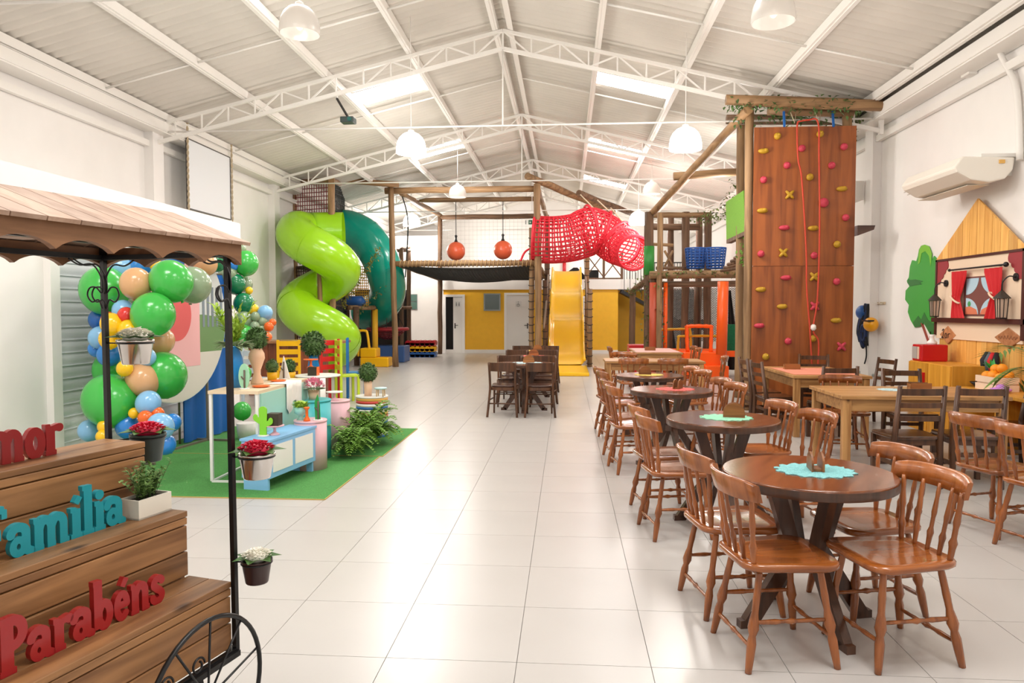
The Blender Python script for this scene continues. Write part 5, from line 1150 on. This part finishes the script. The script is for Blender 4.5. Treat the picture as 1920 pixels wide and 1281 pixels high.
for px, Y in ((1257, 19.3), (1375, 18.6)):
    p = at(px, 560, Y); MB().grid(lambda u, v: (p.x-.12+.3*u*(1.2-v), Y+.04*math.sin(u*14), .1+2.0*v), 14, 4).build('dark_drape', mat('dark_fabric_and_backing', '#26242a', .95), rt)
p = at(1290, 610, 20.2); MB().bx(p.x-.55, p.x+.55, 20.15, 20.3, 1.05, 1.35).build('dark_bench', BLACK, rt)
p = at(1380, 650, 17.6); panel_net((p.x-.2, 17.6, .5), (p.x+.25, 17.6, .5), (p.x+.25, 17.6, 1.25), (p.x-.2, 17.6, 1.25), 14, 20, .015).build('net', mat('green_net_cord', '#147048', .8), rt)
for i, (px, Y) in enumerate(((1304, 17.4), (1341, 17.2))):
    p = at(px, 503, Y); m = MB(); r_ = .24
    for k in range(14): a = 2*math.pi*k/14; m.tube([(p.x+r_*math.cos(a)*(.8+.2*v), Y+r_*math.sin(a)*(.8+.2*v), p.z+.46*v) for v in (0, .33, .66, 1)], .016, 4)
    for v in range(8): m.tube([(p.x+r_*(.8+.2*v/7)*math.cos(2*math.pi*k/16), Y+r_*(.8+.2*v/7)*math.sin(2*math.pi*k/16), p.z+.46*v/7) for k in range(16)], .016, 4, True)
    m.build('blue_net_basket', mat('blue_cord', '#2a57a0', .7), rt)
for k in range(6): rlog(1352+k*6.5, 508-k*6, 16.5-k*.3, 1385+k*2, 503-k*6, 16.0-k*.3, .035, 'stair_log', LOGDX)
t = thing('foam_steps', 'orange vinyl foam steps and platform with beaded hand rails', 'steps', at(1330, 712, 16.9).xy.to_3d())
MB().bx(-.12, .42, -.1, .45, 0, .33).build('lower_step', ORANGE, t, bevel=.02); MB().bx(-.55, .30, .2, .9, 0, .62).build('upper_step', ORANGE, t, bevel=.02); MB().bx(-.8, .75, .5, 1.6, .5, .64).build('platform', ORANGE, t, bevel=.02)
def beads(pts, m_, nm, r=.05):
    P = spline(pts, 6); MB().tube(P, [r*(1 if i % 2 else .8) for i in range(len(P))], 10).build(nm, m_, t)
beads([(-.42, .5, .62), (-.44, .5, 1.15), (-.40, .5, 1.22), (.08, .5, 1.22), (.13, .5, 1.15), (.12, .5, .6)], ORANGE, 'hand_rail')
beads([(-.62, .7, .5), (-.60, .7, .92), (-.52, .7, .98), (.38, .7, .98), (.46, .7, .9), (.46, .7, .5)], mat('mustard_vinyl', '#c99a16', .5), 'hand_rail', .035)
beads([(-1.0, 1.2, 1.12), (-.4, 1.2, 1.14), (-.25, 1.2, 1.12), (-.22, 1.2, .5)], mat('mustard_vinyl', '#c99a16', .5), 'hand_rail', .035)
p = at(1199, 648, 18.2); tag(MB().bx(-.28, .3, -.3, .3, 0, .75).build('foam_block', RED, loc=(p.x, 18.2, 0), bevel=.02), 'red foam block behind the farthest pine table', 'foam block')
# -- climbing wall
CY = 11.78
t = thing('climbing_wall', 'tall plywood climbing wall with yellow and pink holds and log frame', 'climbing wall', (0, CY, 0))
PLY = wood('stained_plywood', '#9c5524', '#753b16', 'z', .42, 2.2, coat=.15, bump=.05)
cxp = lambda px, py: at(px, py, CY-.05)-Vector((0, CY, 0))
XA_, XB_ = at(1410, 500, CY).x, at(1600, 500, CY).x; ZTOP = at(1500, 238, CY).z; ZS = at(1500, 499, CY).z
MB().bx(XA_, XB_, -.02, 0, .02, ZS-.003).build('panel', PLY, t); MB().bx(XA_, XB_, -.02, 0, ZS+.003, ZTOP).build('panel', PLY, t)
MB().bx(XA_+.02, XB_-.02, .001, .02, .03, ZTOP-.02).build('backing', LOGD, t)  # dark sheet added to stop light showing through the panel seam
HY, HP = mat('hold_mustard', '#b98f1f', .6), mat('hold_pink', '#c23a4e', .6)
HOLDS = [(1458, 255, 'Y'), (1432, 283, 'W'), (1504, 278, 'P'), (1538, 251, 'Y'), (1583, 275, 'Q'), (1476, 310, 'P'), (1560, 310, 'P'), (1432, 337, 'P'), (1519, 332, 'Y'), (1579, 354, 'W'), (1481, 365, 'X'), (1545, 380, 'B'), (1430, 395, 'W'), (1586, 408, 'P'), (1471, 427, 'V'), (1525, 428, 'W'), (1570, 458, 'Y'), (1427, 476, 'P'), (1469, 474, 'X'), (1527, 479, 'P'), (1474, 521, 'V'), (1527, 519, 'X'), (1569, 528, 'P'), (1427, 543, 'W'), (1467, 575, 'W'), (1528, 574, 'Z'), (1568, 601, 'W'), (1424, 611, 'V'), (1478, 640, 'P'), (1525, 635, 'Y'), (1578, 650, 'Z'), (1436, 669, 'Y')]
for x, y, k in HOLDS:
    p = cxp(x, y); m = MB(); c = HP if k in 'PQBVZ' else HY; s = .055 if k != 'B' else .075
    if k in 'XZ':
        for a in (45, 135): m.tube([(p.x+d*.085*math.cos(R(a)), -.045, p.z+d*.085*math.sin(R(a))) for d in (-1, -.5, 0, .5, 1)], [.016, .026, .03, .026, .016], 8)
    elif k in 'WV': m.ball((p.x, -.04, p.z), (.085, .045, .04), 12, 8); m.ball((p.x+.03, -.06, p.z+.01), (.04, .03, .03), 10, 6)
    else: m.ball((p.x, -.045, p.z), (s, .05, s), 12, 8, Matrix.Rotation(random.uniform(0, 1), 4, 'Y')); m.ball((p.x+.015, -.075, p.z+.015), (s*.45, .03, s*.45), 8, 6)
    m.build('climbing_hold', c, t)
rl = lambda a, b, r, nm='frame_log', m_=None: log(a, b, r, nm, t, m_)
V = lambda px, py, Y: at(px, py, Y)-Vector((0, CY, 0))
rl((XA_-.03, .06, 0), V(1406, 192, CY+.06), .065, 'frame_post'); rl(V(1385, 745, 13.55).xy.to_3d(), V(1390, 215, 13.55), .075, 'frame_post'); rl((XB_-.08, .08, 0), V(1588, 195, CY+.08), .075, 'frame_post')
rl(V(1361, 187, CY-.1), V(1673, 199, CY-.1), .085); rl(V(1440, 208, CY+.08), V(1600, 211, CY+.08), .07, m_=LOGX); rl(V(1362, 224, CY+.9), V(1602, 226, CY+.9), .085, m_=LOGDX)
rl(V(1585, 195, CY), (5.0, 2.6, 4.55), .09, m_=LOGD); rl(V(1403, 205, CY-.08), at(1216, 406, 18.0)-Vector((0, CY, 0)), .075, m_=LOGY); rl(V(1263, 331, 15.2), V(1392, 322, 15.2), .08, m_=LOGX)
vine(V(1365, 190, CY-.1), V(1600, 196, CY-.1), 170, .06, t, LEAFD); vine(V(1420, 215, CY+.2), V(1600, 215, CY+.3), 170, .07, t, LEAFD); vine(V(1600, 195, CY), (4.95, 1.6, 4.6), 150, .07, t, mat('dull_vine', '#5d6b35', .8, var=.4, vs=9)); vine(V(1375, 230, CY+.2), V(1400, 200, CY), 90, .05, t, LEAFD); vine(V(1395, 440, 13.2), V(1392, 500, 13.2), 80, .06, t, LEAF); vine(V(1360, 395, 15.5), V(1385, 330, 13.5), 30, .05, t)
RP = mat('orange_rope', '#c8442c', .7)
rope = [(1493, 231), (1491, 245), (1493, 300), (1500, 340), (1508, 470), (1509, 540), (1515, 618), (1519, 690)]
MB().tube(spline([cxp(x, y)+Vector((0, -.09, 0)) for x, y in rope], 6), .013, 6).build('climbing_rope', RP, t)
rope2 = [(1493, 231), (1512, 228), (1530, 232), (1532, 300), (1533, 440), (1529, 560), (1521, 618), (1531, 640), (1529, 690), (1524, 700)]
MB().tube(spline([cxp(x, y)+Vector((0, -.09, 0)) for x, y in rope2], 6), .013, 6).build('climbing_rope', RP, t)
p = cxp(1521, 615); MB().lathe([(.02, -.04), (.045, -.01), (.04, .04), (.015, .06)], 10, o=(p.x, p.y-.1, p.z)).build('belay_device', STEEL, t)
for px in (1470, 1562): p = cxp(px, 238); MB().bar((p.x, p.y-.02, p.z), (p.x+.01, p.y+.06, p.z+.25), .03).build('blue_sling', mat('blue_web', '#1f63b0', .7), t)
for px in (1488, 1534): p = cxp(px, 232); MB().tube([p+Vector((-.04, .02, .18)), p+Vector((.0, -.05, .0)), p+Vector((.04, .02, .16))], .009, 6).build('pulley_sling', ROPE, t)
a = Vector((3.06, .6, 0)); GT = mat('turf_board', '#7fb53f', .9, var=.12, vs=60)
pA, pB, pC, pD = V(1361, 379, 14.4), V(1394, 357, 12.9), V(1397, 433, 12.9), V(1362, 450, 14.4)
m = MB(); th = Vector((.06, .03, 0)); m.add([pA, pB, pC, pD, pA+th, pB+th, pC+th, pD+th], [(0, 1, 2, 3), (7, 6, 5, 4), (0, 4, 5, 1), (1, 5, 6, 2), (2, 6, 7, 3), (3, 7, 4, 0)]); m.build('turf_board', GT, t)
m = MB(); m.bar(pC+Vector((.05, 0, -.02)), pD+Vector((.05, 0, -.02)), .1, .1); m.build('board_ledge', LOGD, t)
MB().prism([(XB_+.02, at(1600, 424, CY).z), (XB_+.28, at(1632, 424, CY).z), (XB_+.26, at(1632, 432, CY).z), (XB_+.02, at(1600, 443, CY).z)], .5, XZ(.4)).build('side_shelf', wood('shelf_brown', '#5f4438', '#47302a', 'x', .5), t)
# ------------------------------------------------------------------ play kitchen and other things on the right wall
def atx(px, py, X):
    d = _F @ Vector(((px-960)/1360, (640.5-py)/1360, -1)); k = X/d.x
    return Vector((X, d.y*k, 1.6+d.z*k))
WX = XR
PINEV = wood('golden_pine', '#f3bd69', '#dfa04c', 'z', .45, 3, knots=True); BEI = mat('beige_board', '#f3d9bd', .6); DBR = mat('dark_brown_trim', '#4c1a10', .5); MAR = mat('maroon_paint', '#9c3238', .6)
hs = thing('house_panel', 'wooden toy house front with gable on the right wall', 'wall panel', (WX-.06, 0, 0))
ya, yb, yc, ze, za = 8.46, 10.43, 9.446, 2.29, 2.985
U = YZ(0, 1)
gz = lambda y: ze+(za-ze)*(1-abs(y-yc)/(yb-yc)) if y > yc else ze+(za-ze)*(1-(yc-y)/(yc-ya))
n = 12
for k in range(n):
    y0, y1 = ya+(yb-ya)*k/n+.004, ya+(yb-ya)*(k+1)/n-.004; poly = [(y0, ze), (y1, ze), (y1, max(ze+.002, gz(y1)))]
    if y0 < yc < y1: poly.append((yc, za))
    poly.append((y0, max(ze+.002, gz(y0)))); MB().prism(poly, .02, U @ Matrix.Translation((0, 0, -.02))).build('gable_plank', PINEV, hs)
MB().bx(-.012, .0, ya+.03, yb-.03, 1.22, ze).build('front_board', BEI, hs)
for b in (MB().bx(-.03, 0, yb-.05, yb-.01, 1.26, ze), MB().bx(-.03, 0, ya+.01, yb-.01, ze-.03, ze), MB().bx(-.07, 0, ya+.01, yb-.01, 1.44, 1.50), MB().bx(-.03, 0, ya+.01, ya+.05, 1.26, ze)): b.build('trim_board', DBR, hs)
def cloud(s): return [(0, 0)]+[(s*x, -y) for x, y in [(.26, 0)]+arc(.22, .06, .06, .06, -20, 90, 5)+arc(.16, .12, .06, .06, -10, 95, 5)+arc(.10, .19, .06, .05, 0, 95, 5)+arc(.04, .26, .05, .05, 0, 90, 5)+[(0, .31)]]
MB().prism([(yb-.05-x, ze-.03+y) for x, y in cloud(1)], .008, U @ Matrix.Translation((0, 0, -.022))).build('corner_scallop', MAR, hs)
MB().prism([(ya+.05+x, ze-.03+y) for x, y in cloud(1)], .008, U @ Matrix.Translation((0, 0, -.022))).build('corner_scallop', MAR, hs)
# painted window with real curtains
wy0, wy1, wz0, wz1 = 8.98, 9.70, 1.53, 2.02
wd = MB().bx(-.022, -.012, wy0, wy1, wz0, wz1).build('window_board', mat('window_brown', '#7d4a44', .6), hs)
wm, wzc = (wy0+wy1)/2, (wz0+wz1)/2
GLZ = mat('window_sky', '#bcdcec', .3); HIL = mat('window_hill', '#e0805e', .6)
for sy in (-1, 1):
    for sz in (-1, 1):
        y_, z_ = wm+sy*.30, wzc+sz*.225; poly = [(y_, z_)]+[(y_-sy*.275*math.cos(R(a)), z_-sz*.205*math.sin(R(a))) for a in range(0, 91, 10)]
        if sy*sz < 0: poly.reverse()
        MB().prism(poly, .004, U @ Matrix.Translation((0, 0, -.026))).build('pane', GLZ, wd)
        if sz < 0:
            poly = [(y_, z_), (y_-sy*.27, z_), (y_-sy*.24, z_+.06), (y_-sy*.1, z_+.1), (y_, z_+.09)]
            if sy > 0: poly.reverse()
            MB().prism(poly, .004, U @ Matrix.Translation((0, 0, -.03))).build('hill_paint', HIL, wd); MB().ball((-.028, y_-sy*.08, z_+.13), (.004, .035, .035), 10, 6).build('bush_paint', mat('bush_green', '#4aa35c', .6), wd)
CUR = mat('red_curtain', '#cf1a22', .7)
def curtain(y0, y1, tie, tz, sgn):
    def cu(u, v):
        z = 1.50+.60*v; k = abs(z-tz)/.3; wv = .45+.55*min(1, k)**.8; c = y0+(y1-y0)*(.5+sgn*.5*(1-wv)*.0); c = (y0+y1)/2+tie*(1-min(1, k))
        return (-.06-.018*math.sin(u*22)-.012, c+(u-.5)*(y1-y0)*wv, z)
    MB().grid(cu, 30, 14).build('curtain', CUR, hs)
    MB().tube([(-.085+.035*math.cos(a), (y0+y1)/2+tie+abs(y1-y0)*.27*math.sin(a), tz+.05*math.sin(a)) for a in [2*math.pi*j/14 for j in range(14)]], .013, 6, True).build('tie_back', BEI, hs)
curtain(9.55, 9.90, .05, 1.74, 1); curtain(8.80, 9.16, -.06, 1.76, -1)
MB().cyl((-.075, 8.74, 2.125), (-.075, 9.95, 2.125), .011, n=8).ball((-.075, 8.73, 2.125), .03, 10, 8).ball((-.075, 9.96, 2.125), .02, 10, 8).bar((-.075, 8.93, 2.125), (0, 8.93, 2.125), .016).bar((-.075, 9.98, 2.125), (0, 9.98, 2.125), .016).build('curtain_rod', BLACK, hs)
def lantern(y, z, s, label):
    t = thing('wall_lantern', label, 'lantern', (WX-.075, y, z), 0, 'toy wall lanterns')
    MB().cyl((0, 0, .3*s), (-.02, 0, .3*s), .045*s, n=16).build('backplate', BLACK, t); MB().tube(spline([(-.02, 0, .3*s), (-.07, .03*s, .31*s), (-.11, .07*s, .25*s), (-.11, .08*s, .16*s)], 5), .008, 6).build('arm', BLACK, t)
    o = Vector((-.11, .08*s, 0)); MB().lathe([(.09*s, .07*s), (.085*s, .08*s), (.012, .16*s)], 4, M=Matrix.Translation(o) @ Matrix.Rotation(R(45), 4, 'Z')).build('roof', mat('lantern_iron', '#3d352f', .5), t)
    m = MB()
    for k in range(4): a = R(45+90*k); m.bar(o+Vector((.065*s*math.cos(a), .065*s*math.sin(a), .07*s)), o+Vector((.05*s*math.cos(a), .05*s*math.sin(a), -.14*s)), .009)
    for q in (0, 90): a = R(q); [m.bar(o+Vector((sg*.046*s*math.cos(a), sg*.046*s*math.sin(a), .07*s)), o+Vector((sg*.036*s*math.cos(a), sg*.036*s*math.sin(a), -.14*s)), .007) for sg in (-1, 1)]
    m.build('cage', mat('lantern_iron', '#3d352f', .5), t); MB().box(o+Vector((0, 0, -.145*s)), (.08*s, .08*s, .012)).build('base', BLACK, t); MB().box(o+Vector((0, 0, -.035*s)), (.085*s, .085*s, .2*s), taper=.8).build('glass', mat('lantern_glass', '#e6cdb6', .3, trans=.3), t)
lantern(10.14, 1.66, 1., 'black toy lantern left of the red curtains'); lantern(8.62, 1.66, 1.05, 'black toy lantern right of the red curtains')
# wooden back panel below the house
t = thing('plank_panel', 'golden pine plank panel behind the play kitchen', 'wall panel', (WX-.03, 0, 0))
for k in range(26): y = 7.4+k*.113; MB().bx(-.022 if k % 2 else -.026, 0, y+.002, y+.111, .1, 1.27).build('plank', PINEV, t)
MB().bx(.0, .025, 7.4, 10.33, .1, 1.27).build('backing', PINEV, t)
SG = wood('sign_wood', '#c98a5c', '#b37245', 'x', .5)
def diamond(y, z, wy, wz, label, txt):
    t = thing('hanging_sign', label, 'sign', (WX-.06, y, z), 0, 'diamond wooden signs'); MB().prism([(-wy, 0), (0, -wz), (wy, 0), (0, wz)], .018, U @ Matrix.Translation((0, 0, -.018))).build('board', SG, t, bevel=.01)
    INKB = mat('burnt_script', '#3c2318', .7)
    if txt:
        # flowing script: L, a, r ; the reader looks towards +x, so writing runs towards -y
        st = [[(.105, .05), (.085, .075), (.07, .06), (.085, -.02), (.10, -.045), (.115, -.035), (.09, -.03), (.055, -.05)], [(.01, .015), (.03, .02), (.045, -.01), (.03, -.045), (.01, -.025), (.012, .015), (.008, -.035), (-.01, -.04)], [(-.022, .015), (-.03, -.04), (-.03, -.005), (-.045, .018), (-.062, .012), (-.07, .02)]]
    else: st = [[(.16-.32*i/24, .016*math.sin(i*1.7)*(1 if i % 4 else 2)) for i in range(25)]]
    for P in st: MB().tube(spline([(-.02, a*1.15+(.012 if txt else 0), b) for a, b in P], 5), .005 if txt else .003, 5).build('script', INKB if txt else mat('faint_script', '#8c5a3e', .7), t)
p = atx(1779, 628, WX-.06); diamond(p.y, p.z, .21, .125, 'diamond wooden sign reading Lar', True)
p = atx(1893, 634, WX-.06); diamond(p.y, p.z, .28, .125, 'wide diamond wooden sign with faint script beside the palm', False)
# cabinet and counter
CAB = wood('yellow_pine', '#e6a53c', '#cf8c28', 'z', .4, 3)
t = thing('play_cabinet', 'yellow pine play fridge cabinet with red handle', 'cabinet', (4.62, 9.05, 0)); MB().bx(0, .46, 0, 1.08, .03, .93).build('body', CAB, t, bevel=.006)
d = MB().bx(-.02, 0, .56, 1.07, .48, .92).build('door', CAB, t); MB().bx(-.045, -.02, .62, .66, .62, .80).build('handle', RED, d); d = MB().bx(-.02, 0, .56, 1.07, .04, .47).build('door', CAB, t); MB().bx(-.045, -.02, .62, .66, .28, .42).build('handle', RED, d); MB().bx(-.02, 0, .02, .54, .04, .92).build('door', CAB, t)
t = thing('play_counter', 'yellow pine play counter with open shelf at the right edge', 'counter', (4.66, 7.5, 0)); MB().bx(-.02, .42, 0, 1.45, .66, .70).build('worktop', CAB, t, bevel=.005); 
for y in (0, .7, 1.41): MB().bx(0, .42, y, y+.04, .03, .66).build('side', CAB, t)
MB().bx(.05, .42, .04, 1.41, .3, .33).build('shelf', CAB, t)
p = atx(1740, 676, 4.85); t = thing('toy_microwave', 'red toy microwave oven on the yellow cabinet', 'toy oven', (4.80, 9.90, .93)); MB().bx(-.17, .16, -.07, .2, 0, .22).build('body', RED, t, bevel=.015); MB().bx(-.178, -.17, .05, .18, .03, .19).build('door', mat('grey_pane', '#b5aea8', .2), t); MB().bx(-.18, -.17, 0, .03, .03, .19).build('trim_strip', BEI, t); MB().bx(-.12, .1, .2, .206, .03, .19).build('side_window', mat('grey_pane', '#b5aea8', .2), t)
tag(MB().lathe([(.06, 0), (.065, .03), (.03, .06), (.025, .10), (.04, .13)], 14).build('white_jug', WT, loc=(4.82, 9.97, 1.15)), 'small white jug on the red toy microwave', 'jug')
t = thing('fruit_crate', 'small pale slatted crate of toy oranges on the play counter', 'crate', (4.85, 8.55, .70))
for z in (.0, .085):
    for x in (-.12, .12): MB().bx(x-.006, x+.006, -.2, .2, z, z+.07).build('slat', mat('pale_slat', '#f0d3b8', .6), t)
    for y in (-.2, .2): MB().bx(-.12, .12, y-.006, y+.006, z, z+.07).build('slat', mat('pale_slat', '#f0d3b8', .6), t)
MB().bx(-.12, .12, -.2, .2, 0, .01).build('bottom', mat('pale_slat', '#f0d3b8', .6), t)
MB().bx(-.11, .11, -.19, .19, .01, .1).build('lining', mat('pale_slat', '#f0d3b8', .6), t)
for i, (x, y, z, r) in enumerate(((-.05, .1, .15, .06), (.05, .08, .155, .06), (-.05, -.02, .16, .065), (.05, -.05, .17, .065), (-.04, -.13, .15, .055), (.04, -.14, .17, .06), (0, .03, .235, .055), (0, -.09, .25, .055))):
    o = tag(MB().ball((0, 0, 0), r, 16, 10).build('toy_orange', mat('orange_fruit', '#f29413', .5), loc=Vector((4.85+x, 8.55+y, .70+z))), 'toy orange in the slatted crate, ' + ['left front', 'left back', 'middle front', 'middle back', 'right front', 'right back', 'upper left', 'topmost'][i] + ' one', 'orange', 'oranges in the crate')
    MB().lathe([(.006, r*.96), (.002, r*1.1)], 6).build('stalk', GREENP, o)
m = MB()
for k in range(7): m.leaf((0, 0, 0), (random.uniform(-.6, .2), random.uniform(.1, 1), random.uniform(.2, .9)), .14, .05)
tag(m.build('leaf_sprig', GREENP, loc=(4.84, 8.62, .92)), 'green leaf sprig stuck in the orange crate', 'sprig')
t = thing('oven_mitts', 'black, grey and red oven mitts hanging on the plank panel', 'oven mitts', (WX-.1, 8.98, 1.0)); 
for y, c in ((.09, '#2a2a30'), (.02, '#5b6570'), (-.03, '#d0222a'), (-.1, '#1b1b1f')): MB().tube([(-.02, y, .1), (-.05, y*1.25, 0), (-.04, y*1.4, -.14)], [.025, .042, .025], 10).build('mitt', mat('mitt_'+c, c, .8), t)
tag(MB().lathe([(.05, 0), (.055, .005), (.11, .06), (.1, .06), (0, .012)], 20, cap=False).build('black_bowl', BLACK, loc=(4.85, 8.88, .70)), 'black bowl on the play counter', 'bowl')
p = MB(); p.ball((0, 0, .03), (.11, .1, .03), 16, 8); p.ball((.02, .03, .05), (.05, .05, .04), 12, 8); tag(p.build('toy_plate', mat('lilac_plastic', '#c37fd6', .4), loc=(4.74, 8.28, .70)), 'lilac toy dish on the play counter', 'toy dish')
t = thing('palm_plant', 'potted palm at the right picture edge beside the toy house', 'palm', (4.62, 7.16, .70)); MB().lathe([(.1, 0), (.13, .2)], 18).build('pot', POTB, t); m = MB()
for k in range(9):
    a = k*2.4; ln = random.uniform(.55, .85); el = random.uniform(.7, 1.5); pts = [Vector((ln*u*math.cos(a)*.75, ln*u*math.sin(a)*.75, .2+ln*(el*u-.75*u*u))) for u in [j/14 for j in range(15)]]
    pts = [Vector((min(q.x, .2), q.y, q.z)) for q in pts]
    for j in range(3, 15):
        dd = (pts[j]-pts[j-1]); dd = dd.normalized() if dd.length > 1e-5 else Vector((0, 1, 0)); sd = dd.cross(Vector((0, 0, 1))); sd = sd.normalized() if sd.length > 1e-4 else Vector((0, 1, 0)); m.leaf(pts[j], sd+dd*.8, .26, .03); m.leaf(pts[j], -sd+dd*.8, .26, .03)
m.build('fronds', mat('palm_green', '#5f7f2f', .5, var=.3), t)
# tree cut-out on the wall
TG, TL, TD = mat('cutout_green', '#3fa03c', .6), mat('cutout_lime', '#7cc23a', .6), mat('cutout_dark_green', '#2f7434', .6)
t = thing('tree_cutout', 'flat painted tree cut-out on the white wall beside the toy house', 'wall cut-out', (WX-.004, 0, 0))
px = [(1734, 459), (1742, 462), (1747, 475), (1748, 490), (1752, 480), (1757, 485), (1759, 500), (1759, 625), (1745, 628), (1738, 615), (1732, 605), (1726, 612), (1716, 614), (1708, 600), (1703, 585), (1705, 572), (1698, 562), (1699, 545), (1706, 537), (1701, 527), (1705, 520), (1707, 500), (1711, 488), (1719, 490), (1722, 480), (1724, 468), (1728, 461)]
poly = [(lambda q: (q.y, q.z))(atx(x, y, WX-.01)) for x, y in px]
MB().prism(list(reversed(poly)), .012, U @ Matrix.Translation((0, 0, -.014))).build('crown', TG, t)
def patch(pxs, m_, nm): MB().prism([(lambda q: (q.y, q.z))(atx(x, y, WX-.02)) for x, y in reversed(pxs)], .003, U @ Matrix.Translation((0, 0, -.018))).build(nm, m_, t)
patch([(1734, 459), (1742, 462), (1747, 475), (1745, 500), (1742, 480), (1735, 471), (1728, 475), (1725, 492), (1721, 496), (1724, 468), (1728, 461)], TL, 'highlight'); patch([(1703, 523), (1708, 525), (1717, 524), (1731, 527), (1725, 530), (1729, 533), (1717, 535), (1706, 537), (1701, 530)], TD, 'shade'); patch([(1712, 605), (1722, 592), (1727, 600), (1733, 586), (1740, 600), (1748, 606), (1759, 605), (1759, 625), (1745, 628), (1738, 615), (1732, 605), (1726, 612), (1716, 614)], TD, 'shade'); patch([(1743, 563), (1752, 558), (1759, 553), (1759, 566), (1750, 567)], TD, 'shade')
for a, b in (((1728, 606), (1740, 640)), ((1745, 622), (1743, 640))):
    q0, q1 = atx(*a, WX-.02), atx(*b, WX-.02); MB().bar((-.012, q0.y, q0.z), (-.012, q1.y, q1.z), .03, .012).build('trunk', mat('cutout_trunk', '#a04a3a', .6), t)
# harnesses on hooks
hp = atx(1640, 570, WX-.05)
t = thing('harness_rack', 'hook rack on the white wall right of the climbing wall', 'rack', (WX, hp.y, hp.z)); MB().bx(-.02, 0, -.3, .3, -.01, .03).build('rail', ROPE, t)
for y in (-.24, -.1, .05, .2): MB().tube([(-.02, y, .01), (-.07, y, 0), (-.08, y, .03)], .006, 5).build('hook', STEEL, t)
t = thing('climbing_helmet', 'blue helmet hanging on the harness rack', 'helmet', (WX-.16, hp.y+.22, hp.z-.14)); MB().ball((0, 0, 0), (.1, .13, .12), 16, 10).build('shell', BLP, t)
t = thing('climbing_helmet', 'yellow helmet hanging on the harness rack', 'helmet', (WX-.16, hp.y-.14, hp.z-.34)); MB().ball((0, 0, 0), (.11, .15, .12), 16, 10).build('shell', mat('helmet_yellow', '#efa512', .35), t); MB().bx(-.1, .0, -.13, .13, .05, .075).build('brim', BLACK, t)
t = thing('climbing_harness', 'black and blue webbing harness hanging on the rack', 'harness', (WX-.15, hp.y+.03, hp.z)); HB = mat('black_web', '#17181c', .8); HBL = mat('navy_web', '#1b2f5c', .8)
for i in range(14):
    y = random.uniform(-.14, .22); m = MB(); m.tube(spline([(0, y*.4, 0), (-.03, y+random.uniform(-.05, .05), -.25), (-.05, y*1.2, -.5), (-.03, y*.8+random.uniform(-.1, .1), -.62-random.random()*.15)], 5), [.022]*16, 5); m.build('strap', HB if i % 3 else HBL, t)
MB().tube([(-.05, .02+.1*math.cos(a), -.48+.13*math.sin(a)) for a in [2*math.pi*j/14 for j in range(14)]], .025, 6, True).build('leg_loop', HBL, t); MB().tube(spline([(-.03, -.02, -.55), (-.02, -.04, -.85), (-.02, .03, -1.0)], 5), .012, 5).build('tail', HB, t)
# air conditioner
t = thing('air_conditioner', 'cream wall air conditioner with outlet louvres above the toy house', 'air conditioner', (0, 0, 0))
ACM = mat('cream_plastic', '#efe8dc', .35)
prof = [(4.42, 3.24), (4.45, 3.18), (4.60, 3.09), (4.80, 3.06), (4.98, 3.10), (5.06, 3.2), (5.08, 3.34), (4.5, 3.36)]
M = Matrix(((1, 0, 0, 0), (0, 0, 1, 8.72), (0, 1, 0, 0), (0, 0, 0, 1)))
MB().prism(prof, 1.34, M, False).build('housing', ACM, t, bevel=.02)
MB().bx(4.66, 4.9, 8.9, 10.1, 3.055, 3.062).build('outlet', mat('louvre_grey', '#d8cdbc', .4), t)
for x in (4.5, 4.545): MB().bar((x, 8.85, 3.145+(4.54-x)*.7), (x, 10.15, 3.145+(4.54-x)*.7), .006).build('louvre', mat('louvre_line', '#a89c88', .5), t)
MB().bx(4.9, 4.96, 8.705, 8.72, 3.27, 3.31).build('badge', mat('badge_orange', '#e2b05a', .5), t); MB().bx(4.75, WX, 8.8, 9.0, 3.36, 3.40).build('bracket', STEEL, t); MB().bx(5.05, WX, 8.9, 10.0, 3.16, 3.36).build('back_plate', STEEL, t)
# conduits, boxes and rail on the wall
P = [atx(1856, 0, 5.0), atx(1860, 60, 5.02), atx(1880, 110, 5.06), atx(1906, 170, 5.1), atx(1912, 300, 5.1)]
tag(MB().tube(spline(P, 6), .035, 10).build('air_duct', STEEL), 'white pipe bending down to the air conditioner', 'pipe')
p = atx(1818, 126, WX-.06); t = thing('wall_box', 'small white alarm box high on the right wall', 'box', (WX-.06, p.y, p.z)); MB().bx(-.06, .06, -.09, .09, -.11, .11).build('body', STEEL, t, bevel=.01); MB().bx(-.05, .06, -.05, .09, .11, .14).build('cap', mat('grey_cap', '#c9c3ba', .5), t)
p = atx(1618, 360, WX-.1); t = thing('white_cabinet_box', 'white electrical box on the wall right of the climbing wall', 'box', (WX-.22, p.y, p.z)); MB().bx(-.07, .07, -.18, .18, -.16, .16).build('body', STEEL, t, bevel=.01); MB().bx(-.076, -.07, -.16, .16, -.14, .14).build('door', WHITE, t)
t = thing('wall_rail', 'low grey steel rail along the right wall', 'rail', (WX-.06, 12.5, .52)); MB().cyl((0, -.7, 0), (0, .8, 0), .025, n=8).build('tube', mat('grey_rail', '#9aa09a', .5), t); [MB().cyl((0, y, 0), (.06, y, 0), .015, n=8).build('bracket', STEEL, t) for y in (-.5, .6)]
